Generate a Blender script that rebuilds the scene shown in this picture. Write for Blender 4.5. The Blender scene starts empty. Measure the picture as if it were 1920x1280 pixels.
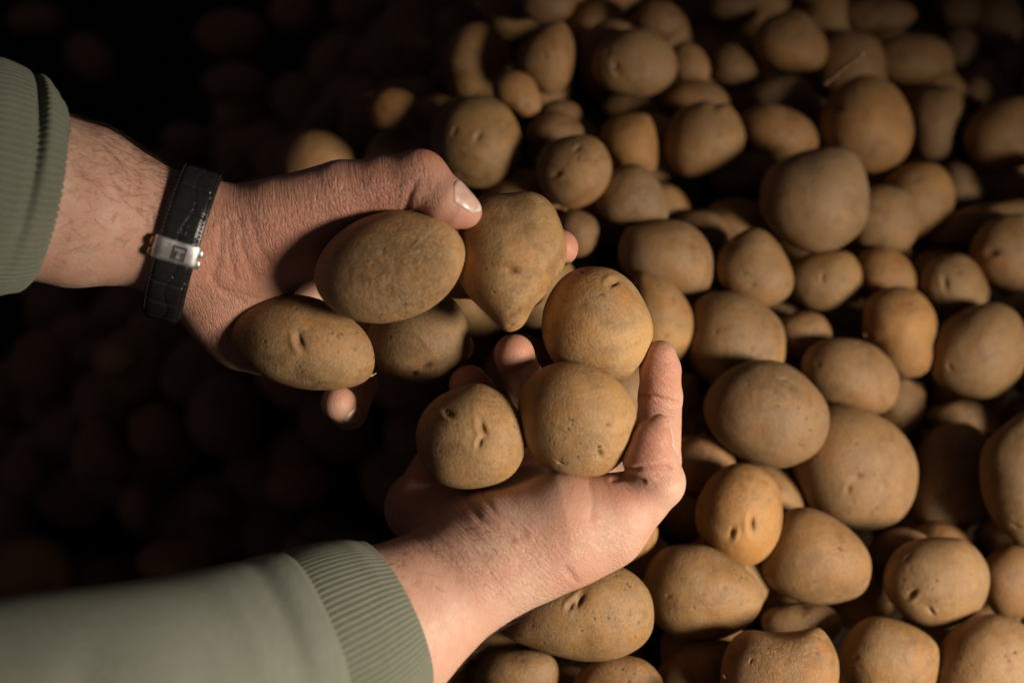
import bpy, bmesh, math, random
import numpy as np
from mathutils import Vector, Matrix
from mathutils.bvhtree import BVHTree

random.seed(7); rng = np.random.default_rng(7)
scene = bpy.context.scene
COL = scene.collection

# ------------------------------------------------------------------ camera
PITCH = math.radians(65)
FPX = 50.0/36.0*1920            # focal length in photograph pixels
D0 = 640.0                      # mm from the lens to the plane of the hands
RIGHT = np.array([1.0, 0, 0])
FWD = np.array([0, math.cos(PITCH), -math.sin(PITCH)])
UP = np.array([0, math.sin(PITCH), math.cos(PITCH)])
PILE_Z = 0.16                   # height of the heap where the hands are
CAM = np.array([0, -0.77*FWD[1], PILE_Z - 0.77*FWD[2]])
cam_d = bpy.data.cameras.new('camera'); cam = bpy.data.objects.new('camera', cam_d); COL.objects.link(cam)
cam_d.lens = 50; cam_d.sensor_width = 36; cam_d.clip_start = 0.02; cam_d.clip_end = 50
cam.matrix_world = Matrix(((RIGHT[0], UP[0], -FWD[0], CAM[0]), (RIGHT[1], UP[1], -FWD[1], CAM[1]),
                           (RIGHT[2], UP[2], -FWD[2], CAM[2]), (0, 0, 0, 1)))
cam_d.dof.use_dof = True; cam_d.dof.focus_distance = 0.655; cam_d.dof.aperture_fstop = 4.1
scene.camera = cam

def to_world(p):                # camera millimetres (x right, y up, z towards the lens from the hand plane) -> metres
    p = np.asarray(p, float)
    return CAM + p[..., 0:1]/1000*RIGHT + p[..., 1:2]/1000*UP + (D0-p[..., 2:3])/1000*FWD
def P(px, py, dz):              # photograph pixel at a given distance
    d = D0-dz
    return np.array([(px-960)*d/FPX, (640-py)*d/FPX, dz])

# ------------------------------------------------------------------ world, lamp, exposure
w = bpy.data.worlds.new('World'); scene.world = w; w.use_nodes = True
bg = w.node_tree.nodes['Background']; bg.inputs[0].default_value = (0.95, 0.78, 0.98, 1); bg.inputs[1].default_value = 0.023
LP = to_world(np.array([1248.5, -270.6, 850.2]))      # lamp beyond the lower right edge of the view
LT = to_world(np.array([172.0, -240.0, -30.0]))
ld = bpy.data.lights.new('lamp', 'SPOT'); lamp = bpy.data.objects.new('lamp', ld); COL.objects.link(lamp)
ld.energy = 230; ld.color = (1.0, 0.86, 0.70); ld.spot_size = math.radians(34); ld.spot_blend = 0.6; ld.shadow_soft_size = 0.25
lamp.location = LP
lamp.rotation_euler = Vector(LT-LP).to_track_quat('-Z', 'Y').to_euler()
scene.view_settings.view_transform = 'Standard'; scene.view_settings.look = 'None'
scene.view_settings.exposure = 0.0; scene.view_settings.gamma = 1.0
scene.render.engine = 'CYCLES'
scene.cycles.use_denoising = True
scene.cycles.max_bounces = 4; scene.cycles.diffuse_bounces = 2; scene.cycles.glossy_bounces = 2
scene.cycles.sample_clamp_indirect = 3

# ------------------------------------------------------------------ helpers
def tag(o, label=None, cat=None, group=None, kind=None):
    if label: o['label'] = label
    if cat: o['category'] = cat
    if group: o['group'] = group
    if kind: o['kind'] = kind
    return o
def mesh_obj(name, verts, faces, mat, parent=None, smooth=True, attrs=None):
    me = bpy.data.meshes.new(name)
    verts = np.asarray(verts, np.float32)
    me.vertices.add(len(verts)); me.vertices.foreach_set('co', verts.ravel())
    if isinstance(faces, np.ndarray):
        n, k = faces.shape
        me.loops.add(n*k); me.polygons.add(n)
        me.loops.foreach_set('vertex_index', faces.astype(np.int32).ravel())
        me.polygons.foreach_set('loop_start', np.arange(0, n*k, k, dtype=np.int32))
        me.polygons.foreach_set('loop_total', np.full(n, k, np.int32))
    else:
        me.clear_geometry(); me.from_pydata(verts.tolist(), [], faces)
    if attrs:
        for an, av in attrs.items():
            a = me.attributes.new(an, 'FLOAT', 'POINT'); a.data.foreach_set('value', np.asarray(av, np.float32))
    me.update(calc_edges=True); me.validate()
    if smooth: me.polygons.foreach_set('use_smooth', np.ones(len(me.polygons), bool))
    if mat: me.materials.append(mat)
    o = bpy.data.objects.new(name, me); COL.objects.link(o)
    if parent: o.parent = parent
    return o
def place(o, loc):              # put the origin at loc while the shape stays where it is
    m = o.data; a = np.empty(len(m.vertices)*3, np.float32); m.vertices.foreach_get('co', a)
    a = a.reshape(-1, 3)-np.asarray(loc, np.float32); m.vertices.foreach_set('co', a.ravel()); m.update(); o.location = loc
    return o

class NT:
    def __init__(s, name):
        s.m = bpy.data.materials.new(name); s.m.use_nodes = True; s.t = s.m.node_tree
        s.b = s.t.nodes['Principled BSDF']
    def n(s, typ, **kw):
        nd = s.t.nodes.new(typ)
        for k, v in kw.items():
            if k.startswith('_'): setattr(nd, k[1:], v)
            else: nd.inputs[k.replace('__', ' ')].default_value = v
        return nd
    def l(s, a, ao, b, bi): s.t.links.new(a.outputs[ao], b.inputs[bi])
    def noise(s, vec, scale, detail=4, rough=0.55, dist=0.0):
        nd = s.n('ShaderNodeTexNoise', Scale=scale, Detail=detail, Roughness=rough, Distortion=dist)
        if vec: s.t.links.new(vec, nd.inputs['Vector'])
        return nd.outputs['Fac']
    def ramp(s, fac, lo, hi, a=0.0, b=1.0):
        nd = s.n('ShaderNodeMapRange'); nd.inputs[1].default_value = lo; nd.inputs[2].default_value = hi
        nd.inputs[3].default_value = a; nd.inputs[4].default_value = b; nd.clamp = True
        s.t.links.new(fac, nd.inputs[0]); return nd.outputs[0]
    def mix(s, fac, a, b):
        nd = s.n('ShaderNodeMix', _data_type='RGBA')
        for sock, v in ((nd.inputs[0], fac), (nd.inputs[6], a), (nd.inputs[7], b)):
            if isinstance(v, (tuple, float, int)): sock.default_value = v
            else: s.t.links.new(v, sock)
        return nd.outputs[2]
    def math(s, op, a, b=0.0):
        nd = s.n('ShaderNodeMath', _operation=op)
        for sock, v in ((nd.inputs[0], a), (nd.inputs[1], b)):
            if isinstance(v, (float, int)): sock.default_value = v
            else: s.t.links.new(v, sock)
        return nd.outputs[0]
    def bump(s, h, strength, dist, normal=None):
        nd = s.n('ShaderNodeBump', Strength=strength, Distance=dist)
        s.t.links.new(h, nd.inputs['Height'])
        if normal: s.t.links.new(normal, nd.inputs['Normal'])
        return nd.outputs[0]
    def attr(s, name): return s.n('ShaderNodeAttribute', _attribute_name=name).outputs['Fac']
    def set(s, k, v):
        if isinstance(v, (tuple, float, int)): s.b.inputs[k].default_value = v
        else: s.t.links.new(v, s.b.inputs[k])

def c(r, g, b): return (r, g, b, 1.0)
def potato_material(name, scab=0.0):
    t = NT(name); co = t.n('ShaderNodeTexCoord').outputs['Object']; oi = t.n('ShaderNodeObjectInfo')
    rnd = oi.outputs['Random']; col = oi.outputs['Color']
    off = t.n('ShaderNodeVectorMath', _operation='ADD'); t.t.links.new(co, off.inputs[0])
    sc = t.n('ShaderNodeVectorMath', _operation='SCALE'); t.t.links.new(oi.outputs['Location'], sc.inputs[0]); sc.inputs['Scale'].default_value = 3.7
    t.t.links.new(sc.outputs[0], off.inputs[1]); v = off.outputs[0]
    n1 = t.noise(v, 32, 5, 0.6, 0.6); n2 = t.noise(v, 120, 5, 0.65); n3 = t.noise(v, 700, 4, 0.7); n4 = t.noise(v, 60, 3, 0.5, 1.2)
    base = t.mix(t.ramp(n1, 0.36, 0.64), c(0.33, 0.16, 0.047), c(0.28, 0.173, 0.08))
    dust = t.mix(t.ramp(n2, 0.40, 0.66, 0.0, 0.7), base, c(0.30, 0.215, 0.128))
    n7 = t.noise(v, 75, 6, 0.7, 1.6)
    dust = t.mix(t.math('MULTIPLY', rnd, 0.4), dust, c(0.29, 0.205, 0.12))
    patch = t.mix(t.ramp(n4, 0.54, 0.70, 0.0, 0.65), dust, c(0.155, 0.085, 0.036))
    patch = t.mix(t.ramp(n7, 0.52, 0.60, 0.0, 0.48), patch, c(0.20, 0.125, 0.065))
    fine = t.mix(t.ramp(n3, 0.38, 0.56, 0.42, 0.0), patch, c(0.15, 0.09, 0.04))
    vo = t.n('ShaderNodeTexVoronoi', Scale=260.0, Randomness=1.0); t.t.links.new(v, vo.inputs['Vector'])
    gate = t.math('MULTIPLY', t.ramp(t.noise(v, 45, 2), 0.48, 0.60), t.ramp(t.noise(v, 190, 1), 0.45, 0.6))
    speck = t.math('MULTIPLY', t.ramp(vo.outputs['Distance'], 0.14, 0.30, 1.0, 0.0), gate)
    sp = t.mix(t.math('MULTIPLY', speck, 0.75), fine, c(0.075, 0.045, 0.025))
    if scab:
        sm = t.math('MULTIPLY', t.ramp(t.noise(v, 240, 5, 0.7, 0.8), 0.47, 0.58, 0.0, 0.5), t.attr('scab'))
        sp = t.mix(sm, sp, c(0.11, 0.07, 0.04))
    big = t.math('MULTIPLY', t.ramp(t.noise(v, 22, 6, 0.6, 0.8), 0.46, 0.60), t.ramp(rnd, 0.2, 1.0, 0.0, 0.55))
    sp = t.mix(big, sp, c(0.185, 0.115, 0.055))
    gold = t.math('MULTIPLY', t.ramp(t.noise(v, 26, 4, 0.6, 0.5), 0.50, 0.66), t.ramp(rnd, 0.0, 0.7, 0.55, 0.0))
    sp = t.mix(gold, sp, c(0.42, 0.245, 0.085))
    soilm = t.math('MULTIPLY', t.ramp(t.noise(v, 28, 5, 0.65, 1.0), 0.56, 0.68), t.ramp(t.noise(v, 420, 4, 0.7), 0.45, 0.6, 0.0, 0.6))
    sp = t.mix(soilm, sp, c(0.10, 0.066, 0.04))
    eye = t.attr('eye')
    ey = t.mix(t.math('MULTIPLY', eye, 0.7), sp, c(0.13, 0.065, 0.022))
    tint = t.n('ShaderNodeMix', _data_type='RGBA', _blend_type='MULTIPLY'); tint.inputs[0].default_value = 1.0
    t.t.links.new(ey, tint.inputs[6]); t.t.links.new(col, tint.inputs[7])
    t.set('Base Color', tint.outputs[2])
    t.set('Roughness', t.ramp(n2, 0.3, 0.7, 0.50, 0.72)); t.set('Specular IOR Level', 0.32)
    t.set('Subsurface Weight', 0.08); t.b.inputs['Subsurface Radius'].default_value = (1.0, 0.4, 0.12); t.set('Subsurface Scale', 0.003)
    h = t.math('ADD', t.math('MULTIPLY', n3, 0.45), t.math('MULTIPLY', n2, 0.8))
    h = t.math('SUBTRACT', h, t.math('MULTIPLY', speck, 0.35))
    if scab:
        m = t.attr('scab'); n5 = t.noise(v, 620, 5, 0.7, 0.6); n6 = t.noise(v, 190, 4, 0.6, 0.4)
        h = t.math('ADD', h, t.math('MULTIPLY', t.math('MULTIPLY', t.math('ADD', t.ramp(n5, 0.38, 0.58), t.ramp(n6, 0.4, 0.6)), m), scab))
    t.set('Normal', t.bump(h, 0.75, 0.0011))
    return t.m
M_POT = potato_material('potato_skin'); M_SCAB = potato_material('scabby_potato_skin', 1.1)

def skin_material():
    t = NT('skin'); v = t.n('ShaderNodeTexCoord').outputs['Object']
    n1 = t.noise(v, 35, 4, 0.6); n2 = t.noise(v, 180, 4, 0.6); n3 = t.noise(v, 900, 3, 0.6)
    base = t.mix(t.ramp(n1, 0.35, 0.68), c(0.535, 0.355, 0.265), c(0.505, 0.28, 0.20))
    base = t.mix(t.ramp(n2, 0.42, 0.72, 0.0, 0.55), base, c(0.49, 0.235, 0.165))
    base = t.mix(t.attr('flush'), base, c(0.49, 0.165, 0.10))
    base = t.mix(t.ramp(n3, 0.55, 0.75, 0.0, 0.18), base, c(0.36, 0.17, 0.11))
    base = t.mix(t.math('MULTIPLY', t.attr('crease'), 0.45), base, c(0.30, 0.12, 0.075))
    t.set('Base Color', base); t.set('Roughness', t.ramp(n2, 0.3, 0.7, 0.42, 0.56)); t.set('Specular IOR Level', 0.38)
    t.set('Subsurface Weight', 0.3); t.b.inputs['Subsurface Radius'].default_value = (1.0, 0.35, 0.2); t.set('Subsurface Scale', 0.0018)
    vo = t.n('ShaderNodeTexVoronoi', Scale=900.0, _feature='DISTANCE_TO_EDGE'); t.t.links.new(v, vo.inputs['Vector'])
    vo2 = t.n('ShaderNodeTexVoronoi', Scale=420.0, _feature='DISTANCE_TO_EDGE'); t.t.links.new(v, vo2.inputs['Vector'])
    h = t.math('ADD', t.ramp(vo.outputs['Distance'], 0.0, 0.16, 0.0, 0.30), t.ramp(vo2.outputs['Distance'], 0.0, 0.10, 0.0, 0.40))
    h = t.math('ADD', h, t.math('MULTIPLY', n3, 0.5)); h = t.math('ADD', h, t.math('MULTIPLY', n2, 0.8))
    comb = t.n('ShaderNodeCombineXYZ'); t.t.links.new(t.attr('wrinkle_u'), comb.inputs[0]); t.t.links.new(t.attr('wrinkle_v'), comb.inputs[1])
    w1 = t.noise(comb.outputs[0], 0.55, 2, 0.5, 0.4); w2 = t.noise(comb.outputs[0], 1.3, 2, 0.5, 0.5)
    ridge = t.math('ADD', t.ramp(t.math('ABSOLUTE', t.math('SUBTRACT', w1, 0.5)), 0.0, 0.07, -1.0, 0.0), t.math('MULTIPLY', t.ramp(t.math('ABSOLUTE', t.math('SUBTRACT', w2, 0.5)), 0.0, 0.09, -1.0, 0.0), 0.6))
    nb = t.bump(h, 0.5, 0.0003)
    t.set('Normal', t.bump(t.math('MULTIPLY', ridge, t.attr('wrinkle_amount')), 0.6, 0.0008, nb))
    return t.m
M_SKIN = skin_material()
def simple(name, col, rough, metal=0.0, spec=0.5, bump=None):
    t = NT(name); v = t.n('ShaderNodeTexCoord').outputs['Object']
    n = t.noise(v, 220, 4, 0.6)
    t.set('Base Color', t.mix(t.ramp(n, 0.3, 0.7), c(*[x*0.82 for x in col]), c(*[min(1, x*1.12) for x in col])))
    t.set('Roughness', t.ramp(n, 0.3, 0.7, max(0.02, rough-0.06), rough+0.06)); t.set('Metallic', metal); t.set('Specular IOR Level', spec)
    if bump: t.set('Normal', t.bump(t.noise(v, bump[0], 4, 0.6), bump[1], bump[2]))
    return t.m
M_NAIL = simple('nail', (0.60, 0.40, 0.32), 0.33, 0, 0.5, (300, 0.15, 0.0003))
M_NAILTIP = simple('nail_edge', (0.72, 0.62, 0.52), 0.4)
M_HAIR = simple('dark_brown_hair', (0.055, 0.028, 0.016), 0.5)
M_LEATHER = simple('black_leather', (0.016, 0.015, 0.015), 0.25, 0, 0.5, (1500, 0.5, 0.0003))
M_THREAD = simple('black_thread', (0.03, 0.028, 0.027), 0.8)
M_EDGE = simple('worn_brown_leather', (0.16, 0.085, 0.055), 0.6)
M_STEEL = simple('brushed_steel', (0.82, 0.82, 0.80), 0.46, 1.0)
M_STEELD = simple('etched_steel', (0.22, 0.22, 0.21), 0.5, 1.0)
M_GOLD = simple('gold', (0.85, 0.50, 0.20), 0.28, 1.0)
M_SPROUT = simple('pale_sprout', (0.50, 0.38, 0.22), 0.55)
M_TWIG = simple('dry_straw', (0.33, 0.19, 0.09), 0.7)
M_SOIL = simple('soil', (0.02, 0.013, 0.008), 0.95, 0, 0.0, (120, 0.8, 0.006))
def fabric(name, a, b):
    t = NT(name); v = t.n('ShaderNodeTexCoord').outputs['Object']
    n1 = t.noise(v, 25, 3); n2 = t.noise(v, 1400, 3, 0.7); n3 = t.noise(v, 260, 4, 0.6)
    col = t.mix(t.ramp(n1, 0.3, 0.7), c(*a), c(*b)); col = t.mix(t.ramp(n2, 0.4, 0.8, 0.0, 0.35), col, c(*[x*0.5 for x in a]))
    col = t.mix(t.ramp(n3, 0.5, 0.75, 0.0, 0.25), col, c(*[x*1.25 for x in b]))
    t.set('Base Color', col); t.set('Roughness', 0.92); t.set('Specular IOR Level', 0.15); t.set('Sheen Weight', 0.06)
    t.set('Normal', t.bump(t.math('ADD', n2, n3), 0.5, 0.0006))
    return t.m
M_SLEEVE = fabric('olive_sweatshirt', (0.165, 0.178, 0.143), (0.19, 0.205, 0.166))
M_CUFF = fabric('olive_rib_knit', (0.138, 0.149, 0.113), (0.16, 0.173, 0.133))

# ------------------------------------------------------------------ heap surface
def sstep(a, b, x):
    t = np.clip((np.asarray(x, float)-a)/(b-a), 0, 1); return t*t*(3-2*t)
def heap(x, y):                 # height of the middles of the top potatoes; a deep hollow to the left, falling away at the back and right
    x = np.asarray(x, float); y = np.asarray(y, float)
    e = -0.035+0.07*np.exp(-((y+0.02)/0.075)**4)-0.10*np.exp(-((y-0.15)/0.05)**2)
    return PILE_Z + 0.012*np.exp(-((x-0.03)/0.07)**2) - 0.25*sstep(0, 1, (e+0.03-x)/0.17) - 0.75*np.clip(e-0.12-x, 0, 0.4) - 0.17*np.clip(y-0.07, 0, 1) - 0.24*np.clip(x-0.05, 0, 0.6)
gx = np.linspace(-1.2, 1.2, 81); gy = np.linspace(-1.0, 1.6, 87)
GX, GY = np.meshgrid(gx, gy, indexing='ij')
GZ = heap(GX, GY)-0.15 + 0.004*np.sin(GX*57)*np.cos(GY*49)
V = np.stack([GX, GY, GZ], -1).reshape(-1, 3)
idx = np.arange(81*87).reshape(81, 87)
Q = np.stack([idx[:-1, :-1], idx[1:, :-1], idx[1:, 1:], idx[:-1, 1:]], -1).reshape(-1, 4)
tag(mesh_obj('ground', V, Q, M_SOIL), 'dark soil floor under the heap of potatoes', kind='structure')

# ------------------------------------------------------------------ potatoes traced from the photograph
def E(cx, cy, a, b, rot=0): # an ellipse as an outline
    r = math.radians(rot)
    return [(cx+a*math.cos(t)*math.cos(r)-b*math.sin(t)*math.sin(r), cy+a*math.cos(t)*math.sin(r)+b*math.sin(t)*math.cos(r)) for t in np.linspace(0, 2*math.pi, 24, endpoint=False)]
def S(s): return [tuple(float(v) for v in q.split(',')) for q in s.split()]
# (label, outline, layer below the heap's skin or ('dz', mm) when held, detail, eyes [(x, y, size mm, turn)], colour, sprouts [(x, y, length mm, turn)])
POT = []
def pot(label, outline, layer, eyes=(), col=(1, 1, 1), sprouts=(), detail=6, group='potatoes on the heap', scab=None, depth=None, tone=1.0):
    POT.append(dict(label=label, outline=S(outline) if isinstance(outline, str) else outline, layer=layer, eyes=list(eyes), col=col, sprouts=list(sprouts),
                    detail=detail, group=group, scab=scab, depth=depth, tone=tone))
HG = 'potatoes held in the hands'  # held potatoes get raised colours to make up for weaker light on them
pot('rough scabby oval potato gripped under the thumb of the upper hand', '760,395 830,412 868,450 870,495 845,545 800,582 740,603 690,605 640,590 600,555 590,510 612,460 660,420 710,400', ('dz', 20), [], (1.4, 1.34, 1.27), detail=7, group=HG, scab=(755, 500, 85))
pot('oval potato with a slit eye lying lowest in the upper palm', '470,570 530,552 600,562 650,590 690,630 703,675 692,710 650,727 580,730 510,712 460,680 432,635 438,595', ('dz', -4), [(562, 640, 4.5, 110), (630, 630, 1.5, 0), (690, 680, 1.5, 0)], (1.1, 1.06, 1.0), [(697, 705, 4, 60)], detail=7, group=HG)
pot('shadowed round potato with a dark pit, behind the two in the upper palm', '840,555 870,590 882,640 870,685 830,712 780,718 730,705 695,670 690,620 720,580 780,552', ('dz', -30), [(800, 688, 4, 20), (775, 700, 3, 60)], (.85, .82, .78), group=HG)
pot('pear shaped potato with a nub at its lower end, held beyond the thumb', '900,368 950,362 1000,360 1030,378 1050,415 1062,470 1052,510 1020,555 995,580 988,603 968,621 944,623 930,605 903,580 875,550 855,510 858,450 870,400', ('dz', 4), [(962, 507, 3.6, -10), (1016, 382, 1.2, 0), (928, 545, 1.0, 0), (960, 610, 2, 30)], (1.25, 1.2, 1.1), detail=7, group=HG)
pot('large dusty round potato between the pear shaped one and the index finger', '1105,499 1150,505 1185,530 1210,570 1224,610 1220,650 1200,685 1170,712 1130,712 1080,700 1040,680 1020,640 1018,590 1035,545 1065,512', ('dz', -17), [(1150, 530, 4.5, 70), (1125, 553, 1.8, 0), (1092, 510, 2.2, 100)], (1.3, 1.32, 1.34), detail=7, group=HG)
pot('round potato with a tiny white sprout, in the lower hand beside its thumb', '1075,678 1120,690 1165,720 1190,760 1195,800 1180,845 1150,880 1110,895 1060,890 1020,872 985,835 972,790 975,740 1000,700 1035,682', ('dz', 2), [(1124, 848, 3.0, 80), (1137, 795, 1.8, 90), (1050, 865, 2, 0)], (1.22, 1.19, 1.14), [(1122, 836, 3, 15)], detail=7, group=HG)
pot('round potato with a wrinkled scar in the heel of the lower hand', '870,722 900,718 945,740 975,775 987,820 980,860 955,895 910,912 860,915 815,900 790,865 780,820 790,780 820,745', ('dz', 2), [(905, 802, 4.2, 110), (840, 775, 3.5, 100), (900, 830, 3.2, 70)], (1.2, 1.14, 1.02), [(838, 776, 2, 0)], detail=7, group=HG)
pot('spotted yellow potato behind the tip of the index finger', '1190,515 1220,510 1260,530 1290,570 1300,610 1290,650 1265,685 1230,690 1195,660 1180,600', 0.9, [(1262, 560, 2.6, -20), (1271, 609, 1.6, 90), (1250, 630, 2, 0)], (1.08, 1.02, .92))
pot('smooth broad potato with one pale spot, above the spotted yellow one', '1170,435 1210,418 1260,412 1300,425 1330,460 1337,505 1325,545 1285,553 1240,550 1190,530 1160,490', 1.0, [(1298, 460, 1.5, 0)], (1, .96, .9))
pot('cone topped potato with a dark notch, below left of the largest', '1410,427 1440,437 1470,475 1488,520 1478,555 1435,577 1390,565 1350,530 1340,495 1355,465 1380,440', 0.4, [(1372, 462, 3.2, -30), (1428, 450, 1.8, 0), (1412, 535, 2.4, 0), (1395, 510, 1.8, 0)], (1.06, .97, .86))
pot('largest grey dusted flat potato lying on top of the heap', '1560,275 1600,285 1620,315 1630,370 1622,420 1590,455 1545,474 1500,468 1455,440 1428,400 1425,360 1440,320 1470,298 1515,282', -0.3, [(1434, 398, 2.5, 80)], (1.0, 1.0, 1.0), [(1430, 402, 5, 95)])
pot('mottled grey potato with small scabs beside the lower index finger', '1340,547 1380,548 1430,570 1465,605 1473,645 1465,690 1420,720 1350,725 1300,700 1285,650 1295,590 1310,560', 1.0, [(1408, 655, 2, 0), (1345, 622, 1.6, 0), (1392, 582, 1.6, 0), (1436, 585, 1.6, 30)], (.98, .97, .95))
pot('big oval potato with a short dark crack, right of the lower hand', '1440,675 1480,685 1520,715 1550,755 1555,800 1535,845 1490,872 1450,877 1400,862 1350,830 1322,785 1322,745 1350,705 1395,680', -0.1, [(1500, 835, 2.2, 115), (1470, 712, 2.5, 0), (1535, 775, 1.2, 0)], (.86, .83, .80), detail=7)  # colour lowered to offset the strong lamp light here
pot('egg shaped yellow potato directly above the big brown stained one', '1560,633 1620,640 1660,665 1685,705 1682,745 1655,775 1600,772 1545,760 1510,720 1502,680 1520,648', 0.5, [(1612, 645, 2, 0), (1533, 685, 2, 90), (1655, 733, 1, 0)], (1.06, 1.0, .9))
pot('big round potato with a brown stain and one eye, partly under the cracked oval', '1580,757 1630,770 1680,800 1710,840 1722,885 1712,940 1680,980 1620,994 1560,980 1515,945 1490,900 1480,850 1500,800 1535,765', 0.8, [(1592, 915, 3.4, 70), (1610, 890, 3.5, 0), (1645, 880, 1.5, 90), (1675, 948, 1, 0)], (1.02, .95, .86))
pot('kidney shaped golden potato with a small pointed sprout on its left', '1680,536 1720,545 1750,580 1757,620 1750,650 1752,670 1735,700 1700,708 1665,690 1640,650 1622,635 1618,600 1625,565 1650,545', 0.4, [(1705, 567, 2.2, 0), (1632, 633, 2.5, 60)], (1.12, 1.0, .82), [(1628, 632, 4, 120)])
pot('large smooth potato at the right edge beside the kidney shaped one', '1860,567 1905,585 1925,630 1920,690 1885,735 1850,748 1800,740 1755,715 1742,670 1755,620 1800,585', 0.4, [(1780, 688, 2.5, 0), (1908, 645, 2, 90), (1808, 595, 1.6, 0)], (1.08, 1.0, .88))
pot('potato with a deep belly button dimple above the kidney shaped one', '1790,475 1825,490 1850,530 1853,565 1820,590 1770,600 1740,570 1722,535 1740,495', 1.0, [(1772, 530, 4.5, 100), (1795, 510, 2, 0)], (1.06, .98, .86))
pot('small blunt potato with one eye just below the largest', '1560,470 1595,475 1615,505 1612,545 1580,575 1540,583 1500,570 1475,540 1480,500 1510,478', 1.0, [(1542, 522, 2.8, 90), (1510, 485, 1.8, 0)], (.98, .96, .9))
pot('small round potato with a curved nick, between blunt and dimpled ones', '1650,462 1690,475 1715,510 1715,545 1670,570 1625,555 1605,510 1615,475', 1.2, [(1674, 505, 1.8, 20)], (1.08, .97, .84))
pot('pale round potato touching the right side of the largest', '1650,347 1700,360 1725,400 1715,450 1690,472 1640,470 1600,455 1590,410 1610,360', 0.8, [(1658, 410, 2, 0)], (1.02, .99, .93))
pot('yellow oblong potato with one dent, tucked behind the pale round one', '1720,305 1760,310 1788,345 1785,395 1750,435 1700,450 1660,410 1655,350 1680,318', 1.25, [(1720, 335, 2.8, 0)], (1.1, 1.0, .84))
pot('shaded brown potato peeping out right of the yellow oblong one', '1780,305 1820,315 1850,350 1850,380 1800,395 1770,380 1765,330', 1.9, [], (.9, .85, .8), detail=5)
pot('big golden brown potato with a single black speck, above the largest', '1620,140 1670,155 1700,195 1713,245 1700,290 1665,320 1620,325 1570,300 1540,260 1540,210 1570,165', 0.4, [(1656, 190, 1.6, 0), (1705, 245, 2, 90), (1570, 205, 4, 110)], (1.08, .95, .8))
pot('dull lumpy upright potato right of the golden brown one', '1750,165 1790,162 1807,200 1800,250 1780,290 1745,302 1715,280 1705,220 1720,175', 1.2, [(1745, 220, 2, 0), (1790, 195, 2, 0)], (.88, .86, .84), detail=5)
pot('wide oval potato with a pale bump near the upper right corner', '1700,65 1760,72 1790,105 1780,145 1730,160 1670,155 1635,125 1640,85', 0.9, [(1687, 97, 2.5, 0)], (1.0, .94, .82), detail=5)
pot('golden potato cut by the right edge in the upper part', '1880,185 1930,185 1960,230 1955,290 1910,315 1850,318 1815,290 1808,245 1840,205', 0.5, [], (1.1, .96, .78), detail=5)
pot('lit blocky potato with a notch on top, in the upper middle', '1320,188 1345,196 1365,194 1388,225 1397,265 1375,305 1330,325 1280,330 1250,300 1248,250 1270,210', 0.8, [(1342, 196, 3, 90), (1334, 283, 1.8, 0), (1345, 250, 1.5, 0)], (1.08, 1.0, .86))
pot('golden potato half shaded, right of the notched blocky one', '1440,195 1500,213 1530,245 1530,280 1480,295 1420,290 1390,250 1395,210', 1.0, [(1495, 275, 1.8, 0), (1475, 208, 1.8, 0)], (1.12, .98, .8), detail=5)
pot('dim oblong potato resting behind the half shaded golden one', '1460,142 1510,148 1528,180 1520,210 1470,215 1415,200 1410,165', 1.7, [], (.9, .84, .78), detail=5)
pot('large rounded potato alone near the top, lit on its right side', '1490,20 1525,40 1552,85 1540,125 1490,138 1440,125 1412,85 1430,40', 0.8, [], (1.0, .9, .76), detail=5)
pot('big potato with a white sprouting eye near the top', '1190,53 1240,70 1268,110 1262,150 1220,180 1170,178 1125,160 1110,120 1135,75', 0.7, [(1155, 130, 5.0, 0), (1140, 100, 2.5, 0)], (1.0, .93, .8), [(1155, 131, 6, 0)])
pot('small potato with one pit, touching the sprouting one near the top', '1280,80 1310,88 1330,120 1325,150 1280,155 1255,130 1255,95', 1.4, [(1287, 98, 2.2, 0)], (1.08, .98, .84), detail=5)
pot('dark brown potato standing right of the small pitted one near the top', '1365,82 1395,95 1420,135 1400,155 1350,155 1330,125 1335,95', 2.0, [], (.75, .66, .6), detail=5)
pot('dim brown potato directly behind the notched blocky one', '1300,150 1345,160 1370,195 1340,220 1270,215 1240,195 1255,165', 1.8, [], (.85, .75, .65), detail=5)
pot('tall standing potato with a faint dent at the top middle', '1050,38 1073,70 1076,110 1065,155 1035,180 1000,165 970,130 975,90 1005,55', 0.9, [(1022, 105, 3, 120)], (.92, .84, .72), detail=5)
pot('small round golden potato below the tall standing one', '960,133 995,145 1013,180 1012,210 990,222 950,205 925,180 925,150', 0.5, [(985, 195, 2, 0)], (1.1, .95, .76), detail=5)
pot('round potato with two joined dents, above the thumb of the upper hand', '900,180 945,195 972,235 978,275 962,320 920,350 870,348 830,320 810,275 815,225 850,190', 0.2, [(898, 255, 4, 60), (853, 245, 2.8, 0), (866, 333, 3, 20), (950, 232, 1.2, 0)], (.98, .95, .84))
pot('round golden potato with two dark eyes, above the pear shaped one', '1085,252 1125,265 1147,310 1135,355 1100,385 1060,390 1020,360 1005,315 1025,270', 0.2, [(1082, 278, 3.4, 60), (1045, 325, 3.6, 100), (1082, 297, 2, 90)], (1.1, .98, .8))
pot('dull potato tucked above the golden one with two eyes', '1040,208 1080,225 1095,250 1080,290 1020,290 985,260 1000,225', 1.2, [], (.8, .74, .66), detail=5)
pot('dim potato at the very back above the dull tucked one', '1050,187 1085,200 1092,235 1050,245 1010,230 1015,200', 1.9, [], (.78, .7, .62), detail=5)
pot('upright brown potato with a dark pit low on its left', '1190,212 1220,220 1232,270 1228,320 1190,330 1150,310 1125,260 1145,220', 1.2, [(1155, 302, 3, 0)], (.95, .82, .66), detail=5)
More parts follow.
